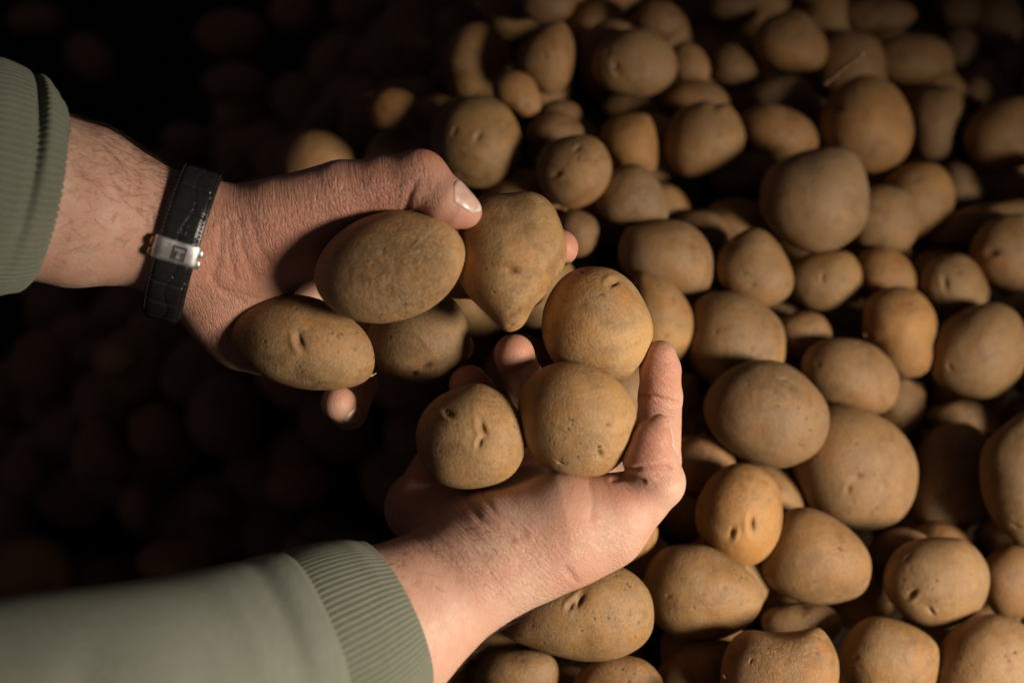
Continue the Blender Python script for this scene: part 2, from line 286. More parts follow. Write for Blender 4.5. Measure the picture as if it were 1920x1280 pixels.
pot('dusty grey potato right of the golden one with two eyes', '1180,307 1210,315 1240,350 1253,385 1245,418 1190,425 1140,415 1115,380 1130,330', 0.8, [(1230, 365, 1.4, 0)], (.9, .88, .86))
pot('small dark potato behind the forefinger tip of the upper hand', '1080,393 1115,410 1122,440 1105,475 1070,480 1045,440 1055,400', 1.7, [], (.75, .7, .64), detail=5)
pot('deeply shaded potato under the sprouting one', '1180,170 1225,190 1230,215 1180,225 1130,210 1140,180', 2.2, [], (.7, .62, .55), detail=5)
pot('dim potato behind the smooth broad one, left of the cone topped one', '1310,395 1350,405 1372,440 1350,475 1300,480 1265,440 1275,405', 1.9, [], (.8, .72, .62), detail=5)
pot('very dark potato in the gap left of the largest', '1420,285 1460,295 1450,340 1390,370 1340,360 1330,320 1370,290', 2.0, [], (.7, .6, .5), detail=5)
pot('small brown potato under the blunt one with the eye', '1510,583 1545,595 1560,630 1540,660 1490,670 1455,640 1460,600', 1.5, [], (1.0, .9, .78), detail=5)
pot('grey potato with a whitish sprout, peeping out right of the egg shaped one', '1690,708 1720,730 1735,765 1720,800 1690,820 1650,800 1640,740', 1.6, [(1686, 795, 2, 0)], (.95, .92, .86), [(1686, 797, 4, 20)], detail=5)
pot('flat brown potato below the large smooth one at the right', '1800,748 1850,755 1878,785 1860,810 1800,815 1745,800 1740,770', 1.5, [], (.95, .86, .76), detail=5)
pot('smooth dusty potato with a shadow across its right half', '1790,793 1830,800 1855,835 1870,900 1850,970 1815,1000 1770,1005 1720,980 1705,930 1712,860 1745,805', 1.0, [(1772, 915, 1.2, 90)], (.94, .92, .86))
pot('dark backlit potato at the right edge', '1900,785 1940,770 1990,850 1985,950 1940,1030 1890,1005 1855,960 1838,900 1845,835', 0.0, [(1905, 985, 3, 0)], (.72, .66, .56))  # backlit shade is put into this darker colour
pot('glossy yellow potato with a deep dimple, below the cracked oval', '1380,868 1420,875 1455,905 1467,955 1460,1010 1430,1050 1390,1062 1345,1045 1310,1000 1305,950 1325,905 1350,880', 0.0, [(1410, 982, 5.0, 90), (1372, 998, 4.0, 95)], (1.18, 1.04, .82), detail=7)
pot('blunt ended brown potato right of the glossy yellow one', '1480,955 1520,952 1570,975 1615,1015 1635,1060 1620,1110 1570,1130 1520,1132 1460,1110 1425,1075 1430,1030 1455,985', 0.7, [(1458, 1020, 2, 90), (1568, 1120, 2.4, 0), (1525, 1090, 1.4, 0), (1595, 1055, 1.2, 0)], (1.02, .95, .84))
pot('round potato with a dark hole and speckles near the lower right', '1770,1007 1815,1015 1850,1055 1855,1100 1835,1145 1790,1172 1740,1177 1690,1150 1660,1110 1657,1070 1680,1030 1720,1010', 0.2, [(1710, 1112, 4.2, 100), (1745, 1145, 3.4, 130), (1702, 1045, 2.2, 0), (1755, 1088, 1.4, 0), (1818, 1076, 1.4, 90)], (1.08, 1.0, .88), detail=7)
pot('wide mottled potato below and left of the glossy yellow one', '1280,1020 1330,1025 1390,1060 1425,1095 1432,1130 1400,1175 1340,1198 1270,1195 1225,1160 1205,1110 1215,1060 1240,1030', 0.8, [(1356, 1100, 1.6, 0), (1365, 1125, 1.2, 0), (1255, 1118, 1.6, 90)], (.98, .94, .86))
pot('large potato with a long split scar below the lower wrist', '1140,1058 1180,1070 1215,1105 1226,1150 1220,1190 1190,1220 1130,1240 1060,1232 990,1210 945,1190 960,1140 1020,1090 1080,1065', 0.2, [(1085, 1125, 4.5, 65), (1073, 1100, 2.4, 0), (1180, 1150, 1.2, 0), (1070, 1135, 3.5, 65)], (1.0, .97, .9), detail=7)
pot('yellow potato showing only its rim under the lower thumb', '1215,980 1233,985 1230,1015 1205,1042 1160,1058 1120,1045 1110,1000 1150,960', 0.9, [], (1.1, 1.0, .8), detail=5)
pot('potato with two humps and many pits at the bottom edge', '1400,1180 1450,1186 1500,1182 1535,1174 1560,1205 1573,1250 1560,1310 1500,1350 1420,1350 1360,1310 1352,1250 1370,1200', -0.2, [(1440, 1215, 1.2, 0), (1530, 1225, 1.8, 0), (1455, 1218, 1.2, 0), (1410, 1240, 1.4, 0), (1533, 1192, 2, 0)], (1.0, .92, .82), [(1362, 1272, 4, 80)], detail=7, scab=(1450, 1250, 90))
pot('half shaded potato on the bottom edge right of the two humped one', '1640,1155 1690,1165 1740,1190 1763,1225 1750,1290 1690,1330 1620,1320 1580,1270 1575,1220 1600,1175', 0.7, [(1605, 1232, 1.6, 90)], (.98, .93, .84))
pot('large pale potato with an orange mark in the lower right corner', '1860,1150 1910,1165 1960,1210 1970,1280 1930,1350 1840,1360 1765,1320 1745,1260 1770,1195 1810,1165', 0.6, [(1902, 1222, 1.8, 30)], (1.08, 1.01, .9), detail=7)
pot('dark oblong potato on the bottom edge left of the two humped one', '1290,1205 1360,1200 1390,1215 1370,1270 1310,1310 1250,1300 1235,1250', 1.4, [], (.85, .76, .66), detail=5)
pot('dim potato sunk below the blunt ended brown one', '1490,1130 1550,1135 1580,1165 1560,1200 1500,1215 1440,1190 1430,1150', 1.9, [], (.85, .78, .7), detail=5)
pot('brown potato on the bottom edge below the split scarred one', '1170,1228 1220,1245 1245,1290 1200,1340 1120,1340 1075,1290 1105,1240', 1.0, [], (.95, .88, .78), detail=5)
pot('shaded potato on the bottom edge beside the lower wrist', '970,1215 1030,1225 1050,1270 1010,1330 930,1330 890,1280 910,1230', 1.4, [], (.85, .78, .68), detail=5)
pot('grey brown sliver of potato touching the lower cuff at the bottom edge', '850,1230 875,1250 870,1290 830,1320 790,1300 800,1250', 1.0, [], (.95, .92, .86), detail=5)
pot('brown potato on the right edge, right of the dark holed one', '1890,1020 1940,1030 1960,1090 1930,1150 1880,1160 1845,1120 1840,1060', 1.0, [], (.95, .84, .7), detail=5)
pot('dim potato in the gap above the dark holed one', '1680,990 1730,1000 1750,1030 1700,1060 1650,1060 1630,1020', 1.9, [], (.8, .72, .64), detail=5)
pot('shaded brown potato in the gap between lower thumb and glossy yellow one', '1310,815 1360,830 1380,880 1340,920 1290,930 1262,890 1265,840', 1.5, [], (.9, .76, .66), detail=5)
pot('potato with a rounded knob and deep fold, on the right edge', '1900,400 1940,410 1960,480 1930,545 1880,543 1840,520 1818,480 1830,440 1860,410', 0.5, [(1862, 475, 5, 95), (1838, 492, 2.5, 0)], (1.04, .95, .82))
pot('long dark potato lying behind the knobbed one', '1880,378 1930,375 1930,420 1860,450 1790,460 1745,455 1755,420 1810,390', 1.2, [], (.8, .7, .58), detail=5)
pot('small potato on the right edge under the knobbed one', '1900,548 1940,555 1940,610 1900,610 1870,580', 1.3, [], (.95, .86, .74), detail=5)
pot('dark sliver of potato behind the lower index finger', '1300,700 1312,735 1300,770 1270,790 1230,770 1230,710', 1.8, [], (.75, .68, .6), detail=5)
pot('dim potato cut by the top edge above the tall standing one', E(1025, 5, 55, 40), 0.8, [], (.7, .62, .55), detail=5)
pot('dim rounded potato above and behind the sprouting one', E(1235, 38, 48, 38, 10), 1.4, [], (.7, .62, .55), detail=5)
pot('wide dim potato at the top right, above the golden brown one', E(1642, 28, 78, 34), 0.8, [], (.75, .66, .58), detail=5)
pot('dim roundish potato at the top edge, right of the wide dim one', E(1800, 18, 46, 40), 1.2, [], (.7, .62, .55), detail=5)
pot('dark potato peeping out behind the wide oval one', E(1800, 92, 38, 42), 1.5, [], (.72, .64, .56), detail=5)
pot('small dark potato right of the dull lumpy one', E(1830, 178, 32, 34), 1.6, [], (.7, .62, .54), detail=5)
pot('dark potato on the right edge near the top', E(1905, 130, 38, 44), 1.4, [], (.66, .6, .54), detail=5)
pot('faint potato at the top edge above the dark brown standing one', E(1375, 12, 50, 36), 1.6, [], (.66, .58, .52), detail=5)
pot('dim half lit potato up behind the round one with joined dents', '735,165 775,180 792,215 770,240 710,240 688,205 700,175', 0.2, [], (.95, .82, .68), detail=5)
pot('blurred oval potato just above the base of the upper thumb', '580,240 625,255 645,290 640,330 560,350 490,340 472,300 500,265', -0.6, [], (.95, .84, .7), detail=5)
pot('faint small potato behind the blurred oval one', E(612, 232, 34, 26, 15), 0.6, [], (.8, .7, .6), detail=5)
pot('faint pointed potato left of the small golden one', E(848, 146, 40, 26, 10), 3.0, [], (.75, .64, .54), detail=5)
DG = 'faint potatoes in the dark hollow'
pot('faint oval potato in the dark hollow, above the upper forearm', E(435, 64, 70, 46), 0.3, [], (1, .85, .72), detail=5, group=DG)
pot('faint round potato at the top edge, right of the faint oval', E(552, 22, 48, 40), 0.6, [], (1, .85, .72), detail=5, group=DG)
pot('faint potato at the top edge, second right of the faint oval', E(672, 18, 50, 44), 0.6, [], (.9, .78, .66), detail=5, group=DG)
pot('faint flat potato in the upper left corner', E(68, 36, 56, 32), 0.3, [], (1, .85, .72), detail=5, group=DG)
pot('faint wide potato in the dark hollow, directly over the watch strap', E(440, 156, 62, 38), 0.6, [], (1, .85, .72), detail=5, group=DG)
pot('faint slanted potato in the dark hollow, just above the upper cuff', E(170, 110, 56, 40, 40), 0.8, [], (.9, .76, .64), detail=5, group=DG)
pot('faint potato in the top middle darkness, left of the tall standing one', E(865, 50, 50, 36, 30), 3.0, [], (.8, .7, .6), detail=5, group=DG)
pot('faint speckled potato on the left edge, beside the lower sleeve', '55,1005 110,1020 138,1070 118,1130 50,1145 -20,1120 -25,1050 10,1015', -2.4, [(20, 1080, 2, 0), (95, 1068, 2, 0), (85, 1100, 2, 0)], (1, .8, .62), detail=5, group=DG)
pot('faint potato peeping out over the top of the lower sleeve', E(330, 1055, 76, 46), -1.4, [], (1, .82, .66), detail=5, group=DG)
pot('faint three cornered potato in the hollow below the upper wrist', '165,785 205,790 240,845 250,885 195,900 140,895 140,840', 0.2, [], (1, .82, .68), detail=5, group=DG)
pot('faint round potato in the hollow, right of the three cornered one', E(292, 808, 52, 52), 0.2, [], (1, .8, .66), detail=5, group=DG)
pot('faint oblong potato in the hollow, left of the lower hand', E(560, 908, 66, 44, -12), 0.4, [], (1, .82, .68), detail=5, group=DG)
pot('faint round potato near the left edge below the upper cuff', E(75, 686, 60, 66), 1.6, [], (1, .8, .66), detail=5, group=DG)
pot('faint small potato with a pale fleck, in the lower hollow', E(256, 950, 36, 46), 0.0, [], (1, .85, .72), [(265, 930, 3, 0)], detail=5, group=DG)
pot('faint potato on the left edge above the speckled one', E(42, 890, 46, 44), 0.5, [], (.9, .76, .64), detail=5, group=DG)
pot('faint potato low in the hollow, above the lower cuff', E(400, 950, 44, 36), 0.6, [], (.85, .72, .6), detail=5, group=DG)
pot('faint potato tip just above the edge of the lower cuff', E(565, 1030, 36, 30), 0.2, [], (.9, .76, .64), detail=5, group=DG)
pot('faint potato in the hollow, right of the three above the upper forearm', E(352, 262, 48, 32, 10), 0.6, [], (.8, .68, .58), detail=5, group=DG)
pot('faint potato under the watch strap in the hollow', E(212, 672, 44, 36), 0.6, [], (.8, .68, .58), detail=5, group=DG)

NR = 180; TH = np.linspace(-math.pi, math.pi, NR, endpoint=False)
def polar(pts):
    a = np.array(pts, float)
    x, y = a[:, 0], a[:, 1]; x2, y2 = np.roll(x, -1), np.roll(y, -1); cr = x*y2-x2*y
    A = cr.sum()/2; cx = ((x+x2)*cr).sum()/(6*A); cy = ((y+y2)*cr).sum()/(6*A)
    # dense Catmull-Rom around the outline, then radius against angle
    p0, p1, p2, p3 = np.roll(a, 1, 0), a, np.roll(a, -1, 0), np.roll(a, -2, 0)
    t = np.linspace(0, 1, 12, endpoint=False)[:, None, None]
    q = 0.5*((2*p1)+(-p0+p2)*t+(2*p0-5*p1+4*p2-p3)*t*t+(-p0+3*p1-3*p2+p3)*t**3)
    q = q.transpose(1, 0, 2).reshape(-1, 2)
    dx, dy = q[:, 0]-cx, -(q[:, 1]-cy)
    th = np.arctan2(dy, dx); r = np.hypot(dx, dy); o = np.argsort(th)
    R = np.interp(TH, np.r_[th[o]-2*math.pi, th[o], th[o]+2*math.pi], np.r_[r[o], r[o], r[o]])
    k = np.exp(-0.5*(np.arange(-6, 7)/2.0)**2); k /= k.sum()
    R = np.convolve(np.r_[R[-6:], R, R[:6]], k, 'valid')
    return cx, cy, R
def Rat(R, th): return np.interp(th, np.r_[TH, math.pi], np.r_[R, R[0]])

for q in POT:
    if q['group'] == 'potatoes on the heap': q['tone'] = 0.86+0.05*math.sin(len(q['label'])*1.7)      # heap colours darkened to even out the strong lamp light against the held ones
    q['cx'], q['cy'], q['R'] = polar(q['outline'])
    ray = RIGHT*(q['cx']-960)/FPX + UP*(640-q['cy'])/FPX + FWD      # per metre of depth
    q['ray'] = ray
    q['held'] = isinstance(q['layer'], tuple)
    if q['held']:
        q['d'] = (D0-q['layer'][1])/1000
    else:
        d = 0.7
        for it in range(60):                                            # where the sight line meets the heap
            p = CAM+ray*d; e = p[2]-(heap(p[0], p[1])-0.017*q['layer']); d += 0.7*e/(-ray[2])
        q['d'] = d
    ext = np.array([Rat(q['R'], a)+Rat(q['R'], a+math.pi if a < 0 else a-math.pi) for a in np.linspace(-1.5, 1.5, 24)])/2
    q['cpx'] = max(0.55*ext.min()+0.45*ext.mean()*0.95, 0.84*ext.mean())
    q['d0'] = q['d']
# let neighbours settle along their sight lines until they touch instead of overlapping
N = len(POT)
dd = np.array([q['d'] for q in POT]); held = np.array([q['held'] for q in POT]); d0 = dd.copy()
rays = np.array([q['ray'] for q in POT])
pairs = [(i, j) for i in range(N) for j in range(i+1, N) if math.hypot(POT[i]['cx']-POT[j]['cx'], POT[i]['cy']-POT[j]['cy']) < POT[i]['R'].max()+POT[j]['R'].max() and not (held[i] and held[j])]
def rad(q, v, d):               # radius of a potato along a direction given in camera axes
    n = np.linalg.norm(v)+1e-9; ip = math.hypot(v[0], v[1]); th = math.atan2(v[1], v[0])
    R = Rat(q['R'], th)*d/FPX; C = q['cpx']*d/FPX
    return 1/math.sqrt((ip/n/R)**2+(v[2]/n/C)**2)
for it in range(90):
    mv = np.zeros(N)
    for i, j in pairs:
        near, far = (i, j) if d0[i] <= d0[j] else (j, i)
        pn, pf = rays[near]*dd[near], rays[far]*dd[far]
        w_ = pf-pn; v = np.array([w_@RIGHT, w_@UP, -(w_@FWD)])
        L = np.linalg.norm(v); need = rad(POT[near], v, dd[near])+rad(POT[far], -v, dd[far])
        if L < need*0.97:
            s = 0.25*(need*0.97-L)
            mv[near] -= s*(0 if held[near] else 0.7); mv[far] += s*(1.3 if not held[far] else 0)
    dd += np.clip(mv, -0.004, 0.004) + np.where(held, 0, 0.01*(d0-dd))
for q, d in zip(POT, dd): q['d'] = float(d)

def ico(level):
    bm = bmesh.new(); bmesh.ops.create_icosphere(bm, subdivisions=level, radius=1.0)
    v = np.array([x.co[:] for x in bm.verts]); v /= np.linalg.norm(v, axis=1)[:, None]
    f = np.array([[x.index for x in y.verts] for y in bm.faces], np.int32); bm.free(); return v, f
ICO = {l: ico(l) for l in (3, 5, 6, 7)}
def sphere_noise(U, n, lo, hi, g):
    out = np.zeros(len(U))
    for _ in range(n):
        k = g.normal(size=3); k /= np.linalg.norm(k); fr = g.uniform(lo, hi); out += np.sin((U@k)*fr+g.uniform(0, 6.28))*g.uniform(.5, 1)
    return out/n
def dent(U, X, cpt, size, turn, g, eye):
    """an eye: a short trench with a raised brow on one side; X are the shape's points (mm), cpt where the eye sits"""
    d = X-cpt; n = cpt/np.linalg.norm(cpt)
    a = np.cross(n, [0.0, 0, 1.0]) if abs(n[2]) < 0.92 else np.array([1.0, 0, 0])-n*n[0]
    a /= np.linalg.norm(a); b = np.cross(n, a)
    r = math.radians(turn); e1 = a*math.cos(r)+b*math.sin(r); e2 = np.cross(n, e1)
    u, v = d@e1, d@e2; s = size*0.88
    m = np.exp(-((u/(0.85*s))**2+(v/(0.42*s))**2))
    wide = np.exp(-((u/(1.6*s))**2+(v/(1.3*s))**2))
    brow = np.exp(-((u/(1.2*s))**2+((v-0.85*s+0.12*u*u/s)/(0.38*s))**2))
    slit = np.exp(-((u/(0.7*s))**2+((v+0.10*s+0.10*u*u/s)/(0.17*s))**2))
    front = (U@n > 0)
    eye += np.where(front, np.clip(m*0.55+slit*0.8, 0, 1), 0)
    return np.where(front, -0.26*s*m-0.14*s*wide+0.16*s*brow-0.20*s*slit, 0)
pot_objs = []
for n_i, q in enumerate(POT):
    g = np.random.default_rng(100+n_i)
    U, F = ICO[q['detail']]
    mm = q['d']*1000/FPX
    th = np.arctan2(U[:, 1], U[:, 0]); rho = np.hypot(U[:, 0], U[:, 1])
    R = Rat(q['R'], th)*mm; C = q['cpx']*mm*(q['depth'] or 1.0)
    # outline fades towards a plain ellipsoid on the far side so the back is not an extrusion
    back = sstep(0.2, -0.9, U[:, 2])
    ft = np.fft.rfft(q['R']); ft[4:] = 0; Rl = Rat(np.fft.irfft(ft, NR), th)*mm
    R = Rl+(R-Rl)*rho**3
    Rm = R*(1-back*0.5)+R.mean()*back*0.5
    X = np.stack([rho*np.cos(th)*Rm, rho*np.sin(th)*Rm, U[:, 2]*C], 1)
    lump = sphere_noise(U, 7, 2.5, 5.5, g)*0.055+sphere_noise(U, 9, 7, 14, g)*0.016
    X *= (1+lump*(1-0.75*rho**6*(U[:, 2] > -0.4)))[:, None]
    eye = np.zeros(len(U)); disp = np.zeros(len(U))
    eyes = list(q['eyes'])
    cpts = []
    for (ex, ey, s, tu) in eyes:
        ox, oy = (ex-q['cx'])*mm, -(ey-q['cy'])*mm; t_ = math.atan2(oy, ox); rr = min(0.97, math.hypot(ox, oy)/(Rat(q['R'], t_)*mm))
        cpts.append((np.array([ox, oy, C*math.sqrt(1-rr*rr)]), s, tu))
    for _ in range(5 if q['detail'] < 6 else 5):       # smaller random eyes, most on the sides and back
        k = g.normal(size=3); k /= np.linalg.norm(k)
        if q['detail'] >= 6 and k[2] > 0.25: k[2] *= -1
        t_ = math.atan2(k[1], k[0]); rr = math.hypot(k[0], k[1]); Rr = Rat(q['R'], t_)*mm
        cpts.append((np.array([k[0]*Rr, k[1]*Rr, k[2]*C]), g.uniform(0.9, 2.0), g.uniform(0, 180)))
    for cp, s, tu in cpts:
        j = np.argmin(((X-cp)**2).sum(1)); disp += dent(U, X, X[j], s, tu, g, eye)
    nrm = X/np.array([R.mean()**2, R.mean()**2, C*C]); nrm /= np.linalg.norm(nrm, axis=1)[:, None]
    X = X+nrm*disp[:, None]
    zr = -q['ray']/np.linalg.norm(q['ray'])
    W = (X[:, :1]*RIGHT+X[:, 1:2]*UP+X[:, 2:]*zr)/1000
    at = {'eye': np.clip(eye, 0, 1)}
    if q['scab']:
        sx, sy, sr = q['scab']; ox, oy = (sx-q['cx'])*mm, -(sy-q['cy'])*mm
        at['scab'] = (1.0 if q['held'] else 0.3)*np.exp(-(((X[:, 0]-ox)**2+(X[:, 1]-oy)**2)/(sr*mm)**2)**2)*(U[:, 2] > -0.1)
    o = mesh_obj('potato', W, F, M_SCAB if q['scab'] else M_POT, attrs=at)
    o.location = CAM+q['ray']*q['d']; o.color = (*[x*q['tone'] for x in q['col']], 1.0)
    tag(o, q['label'], 'potato', q['group'])
    pot_objs.append((o, q))
    for (sx, sy, ln, tu) in q['sprouts']:
        ox, oy = (sx-q['cx'])*mm, -(sy-q['cy'])*mm
        j = np.argmin((X[:, 0]-ox)**2+(X[:, 1]-oy)**2+np.where(X[:, 2] < 0, 1e6, 0)); b0 = X[j]-nrm[j]*0.6
        r_ = math.radians(tu); side = np.array([math.cos(r_), math.sin(r_), 0.4]); vs = []; K = 7
        for a in range(6):
            f = a/5; ctr = b0+nrm[j]*ln*0.55*f+side*ln*0.55*f*f; rr = (0.16*ln+0.25)*(1-0.75*f**2)+0.05
            for b in range(K):
                an = 2*math.pi*b/K; e1 = np.cross(nrm[j], side); e1 /= np.linalg.norm(e1); e2 = np.cross(e1, nrm[j])
                vs.append(ctr+rr*(math.cos(an)*e1+math.sin(an)*e2))
        vs = np.array(vs); fs = [[a*K+b, a*K+(b+1) % K, (a+1)*K+(b+1) % K, (a+1)*K+b] for a in range(5) for b in range(K)]+[[5*K+b for b in range(K)]]
        mesh_obj('sprout', (vs[:, :1]*RIGHT+vs[:, 1:2]*UP+vs[:, 2:]*zr)/1000, fs, M_SPROUT, o)

# potatoes lower in the heap and beyond the picture's edges
cent = [np.array(CAM+q['ray']*q['d']) for q in POT]; radm = [float(np.mean(q['R'])*q['d']/FPX) for q in POT]
fmesh = []
for k in range(8):
    g = np.random.default_rng(900+k); U, F = ICO[5]
    s = np.array([g.uniform(28, 34), g.uniform(24, 28), g.uniform(22, 26)])/1000
    X = U*s*(1+sphere_noise(U, 7, 2, 5, g)*0.08+sphere_noise(U, 9, 7, 13, g)*0.02)[:, None]; eye = np.zeros(len(U)); dsp = np.zeros(len(U))
    for _ in range(7):
        kk = g.normal(size=3); kk /= np.linalg.norm(kk); j = np.argmax(U@kk); dsp += dent(U, X*1000, X[j]*1000, g.uniform(0.9, 2.2), g.uniform(0, 180), g, eye)
    X = X+U*dsp[:, None]/1000
    me_o = mesh_obj('potato', X, F, M_POT, attrs={'eye': np.clip(eye, 0, 1)}); fmesh.append(me_o.data); bpy.data.objects.remove(me_o)
nf = 0; cand = []; sunk = []
for lay, drop in ((0, 0.0), (1, 0.036), (2, 0.070)):
    st = 0.047
    for a in range(-10, 11):
        for b in range(-8, 11):
            x = (a+0.5*(b % 2))*st+rng.uniform(-.009, .009); y = b*st*0.9+0.02+rng.uniform(-.009, .009)
            deep = heap(x, y) < PILE_Z-0.12-0.17*max(0, y-0.07)
            if deep:                       # looser, larger ones down in the hollow
                if lay == 0 and (a+b) % 2 or lay == 1: continue
                x += rng.uniform(-.02, .02); y += rng.uniform(-.02, .02)
            cand.append((lay, x, y, heap(x, y)-drop+rng.uniform(-.006, .006)*(3 if deep else 1)))
for lay, x, y, z in cand:
    best = None
    for tr in range(10):
        p = np.array([x, y, z])+(rng.normal(size=3)*[.010, .010, .008] if tr else 0)
        v = p-CAM; dep = v@FWD; px = 960+v@RIGHT/dep*FPX; py = 640-v@UP/dep*FPX
        inview = -70 < px < 1990 and -70 < py < 1350
        if lay == 0 and inview or lay > 0 and not inview: continue
        if abs(px-960) > 1190 or abs(py-640) > 900: continue
        ov = min(np.linalg.norm(p-cc)-(rr+0.0255)*0.94 for cc, rr in zip(cent, radm))
        if ov > (0, -0.004, -0.009)[lay]: best = (p, inview); break
    if best is None: continue
    p, inview = best
    o = bpy.data.objects.new('potato', fmesh[nf % 8]); COL.objects.link(o); o.location = p
    o.rotation_euler = rng.uniform(0, 6.28, 3); o.scale = [rng.uniform(.86, 1.0)*(1.22 if p[2] < PILE_Z-0.13 else 1)]*3
    cv = rng.uniform(.8, 1.0); o.color = (cv, cv*rng.uniform(.88, .95), cv*rng.uniform(.74, .86), 1)
    if inview:
        v = p-CAM; px = 960+v@RIGHT/(v@FWD)*FPX; py = 640-v@UP/(v@FWD)*FPX
        if p[2] < PILE_Z-0.13 and py > 560: tag(o, 'barely visible potato lying in the dark hollow below the upper arm', 'potato', 'potatoes lost in the lower dark hollow')
        elif p[2] < PILE_Z-0.13: tag(o, 'barely visible potato in the darkness above the upper arm', 'potato', 'potatoes lost in the upper darkness')
        elif py < 480: tag(o, 'potato sunk in a dark gap of the upper heap', 'potato', 'potatoes sunk in gaps of the upper heap')
        else: tag(o, 'potato sunk in a dark gap of the lower right heap', 'potato', 'potatoes sunk in gaps of the lower heap')
    else: tag(o, 'potato on the heap beyond the edge of the picture', 'potato', 'potatoes beyond the picture edge')
    cent.append(p); radm.append(0.0265); nf += 1
    if inview: sunk.append(o)
# keep only those of the sunk ones that show through the gaps from about here
dg = bpy.context.evaluated_depsgraph_get(); seen = set()
for off in (-0.10, 0.0, 0.10):
    og = CAM+RIGHT*off; cnt = {}
    for px in range(0, 1920, 11):
        for py in range(0, 1280, 11):
            tg = CAM+(RIGHT*(px-960)/FPX+UP*(640-py)/FPX+FWD)*0.8; dv = Vector(tg-og).normalized()
            hit = scene.ray_cast(dg, Vector(og), dv)
            if hit[0]: cnt[hit[4].name] = cnt.get(hit[4].name, 0)+1
    seen |= {k for k, v in cnt.items() if v >= 5}
for o in sunk:
    if o.name not in seen: bpy.data.objects.remove(o); nf -= 1
print('lower potatoes', nf)

# ------------------------------------------------------------------ arms and hands (one continuous skin each)
def capsule(G, a, b, r1, r2):
    ba = b-a; h = np.clip(((G[0]-a[0])*ba[0]+(G[1]-a[1])*ba[1]+(G[2]-a[2])*ba[2])/(ba@ba), 0, 1)
    return np.sqrt((G[0]-a[0]-ba[0]*h)**2+(G[1]-a[1]-ba[1]*h)**2+(G[2]-a[2]-ba[2]*h)**2)-(r1+(r2-r1)*h)
class Field:
    def __init__(s, lo, hi, h):
        s.lo = np.array(lo, np.float32); s.h = h; s.n = np.ceil((np.array(hi)-s.lo)/h).astype(int)+1
        s.F = np.full(s.n, 30.0, np.float32)
        s.ax = [s.lo[i]+np.arange(s.n[i], dtype=np.float32)*h for i in range(3)]
    def add(s, pts, k, ki=2.0):  # pts: chain [(point, radius)...], joined to what is there with a fillet k
        P_ = np.array([p for p, r in pts]); m = max(r for p, r in pts)+k+5
        i0 = np.maximum(((P_.min(0)-m-s.lo)/s.h).astype(int), 0); i1 = np.minimum(((P_.max(0)+m-s.lo)/s.h).astype(int)+2, s.n)
        if (i1 <= i0).any(): return
        sl = tuple(slice(x, y) for x, y in zip(i0, i1)); ch = None
        G = (s.ax[0][sl[0]][:, None, None], s.ax[1][sl[1]][None, :, None], s.ax[2][sl[2]][None, None, :])
        for (a, r1), (b, r2) in zip(pts[:-1], pts[1:]):
            d = capsule(G, a.astype(np.float32), b.astype(np.float32), r1, r2)
            if ch is None: ch = d
            else:
                hh = np.maximum(ki-np.abs(d-ch), 0)/ki; ch = np.minimum(d, ch)-hh*hh*ki*0.25
        f = s.F[sl]; hh = np.maximum(k-np.abs(ch-f), 0)/k
        s.F[sl] = np.minimum(ch, f)-hh*hh*k*0.25
    def mesh(s):
        F = s.F; I = F < 0; n = s.n
        cnt = np.zeros(n-1, np.int8)
        for dx in (0, 1):
            for dy in (0, 1):
                for dz in (0, 1): cnt += I[dx:n[0]-1+dx, dy:n[1]-1+dy, dz:n[2]-1+dz]
        act = np.argwhere((cnt > 0) & (cnt < 8))
        ids = np.full(n-1, -1, np.int32); ids[tuple(act.T)] = np.arange(len(act))
        cs = [(x, y, z) for x in (0, 1) for y in (0, 1) for z in (0, 1)]
        val = {o: F[act[:, 0]+o[0], act[:, 1]+o[1], act[:, 2]+o[2]] for o in cs}
        acc = np.zeros((len(act), 3)); num = np.zeros(len(act))
        for o in cs:
            for ax in range(3):
                if o[ax]: continue
                o2 = list(o); o2[ax] = 1; o2 = tuple(o2); A, B = val[o], val[o2]
                m = (A < 0) != (B < 0); t = np.where(m, A/np.where(A == B, 1, A-B), 0)
                pt = np.array(o, float)[None, :].repeat(len(act), 0); pt[:, ax] += t
                acc += pt*m[:, None]; num += m
        V = s.lo+(act+acc/num[:, None])*s.h
        quads = []
        for ax in range(3):
            u, w_ = [(1, 2), (2, 0), (0, 1)][ax]
            A = [slice(None)]*3; B = [slice(None)]*3; A[ax] = slice(0, -1); B[ax] = slice(1, None)
            e = np.argwhere(I[tuple(A)] != I[tuple(B)])
            e = e[(e[:, u] > 0) & (e[:, w_] > 0) & (e[:, u] < n[u]-1) & (e[:, w_] < n[w_]-1)]
            def cid(du, dw):
                q = e.copy(); q[:, u] += du; q[:, w_] += dw; return ids[tuple(q.T)]
            qd = np.stack([cid(-1, -1), cid(0, -1), cid(0, 0), cid(-1, 0)], 1)
            flip = ~I[tuple(e.T)]; qd[flip] = qd[flip][:, ::-1]
            quads.append(qd)
        Q = np.concatenate(quads)
        return V, Q
    def grad(s, V):
        g = np.zeros_like(V)
        q = (V-s.lo)/s.h; i = np.clip(np.round(q).astype(int), 2, s.n-3)
        for ax in range(3):
            a = i.copy(); b = i.copy(); a[:, ax] += 2; b[:, ax] -= 2
            g[:, ax] = s.F[tuple(a.T)]-s.F[tuple(b.T)]
        return g/(np.linalg.norm(g, axis=1)[:, None]+1e-9)
def C_(s):                      # "px,py,dz,r px,py,dz,r ..." -> chain
    out = []
    for q in s.split():
        x, y, z, r = (float(v) for v in q.split(',')); out.append((P(x, y, z), r))
    return out
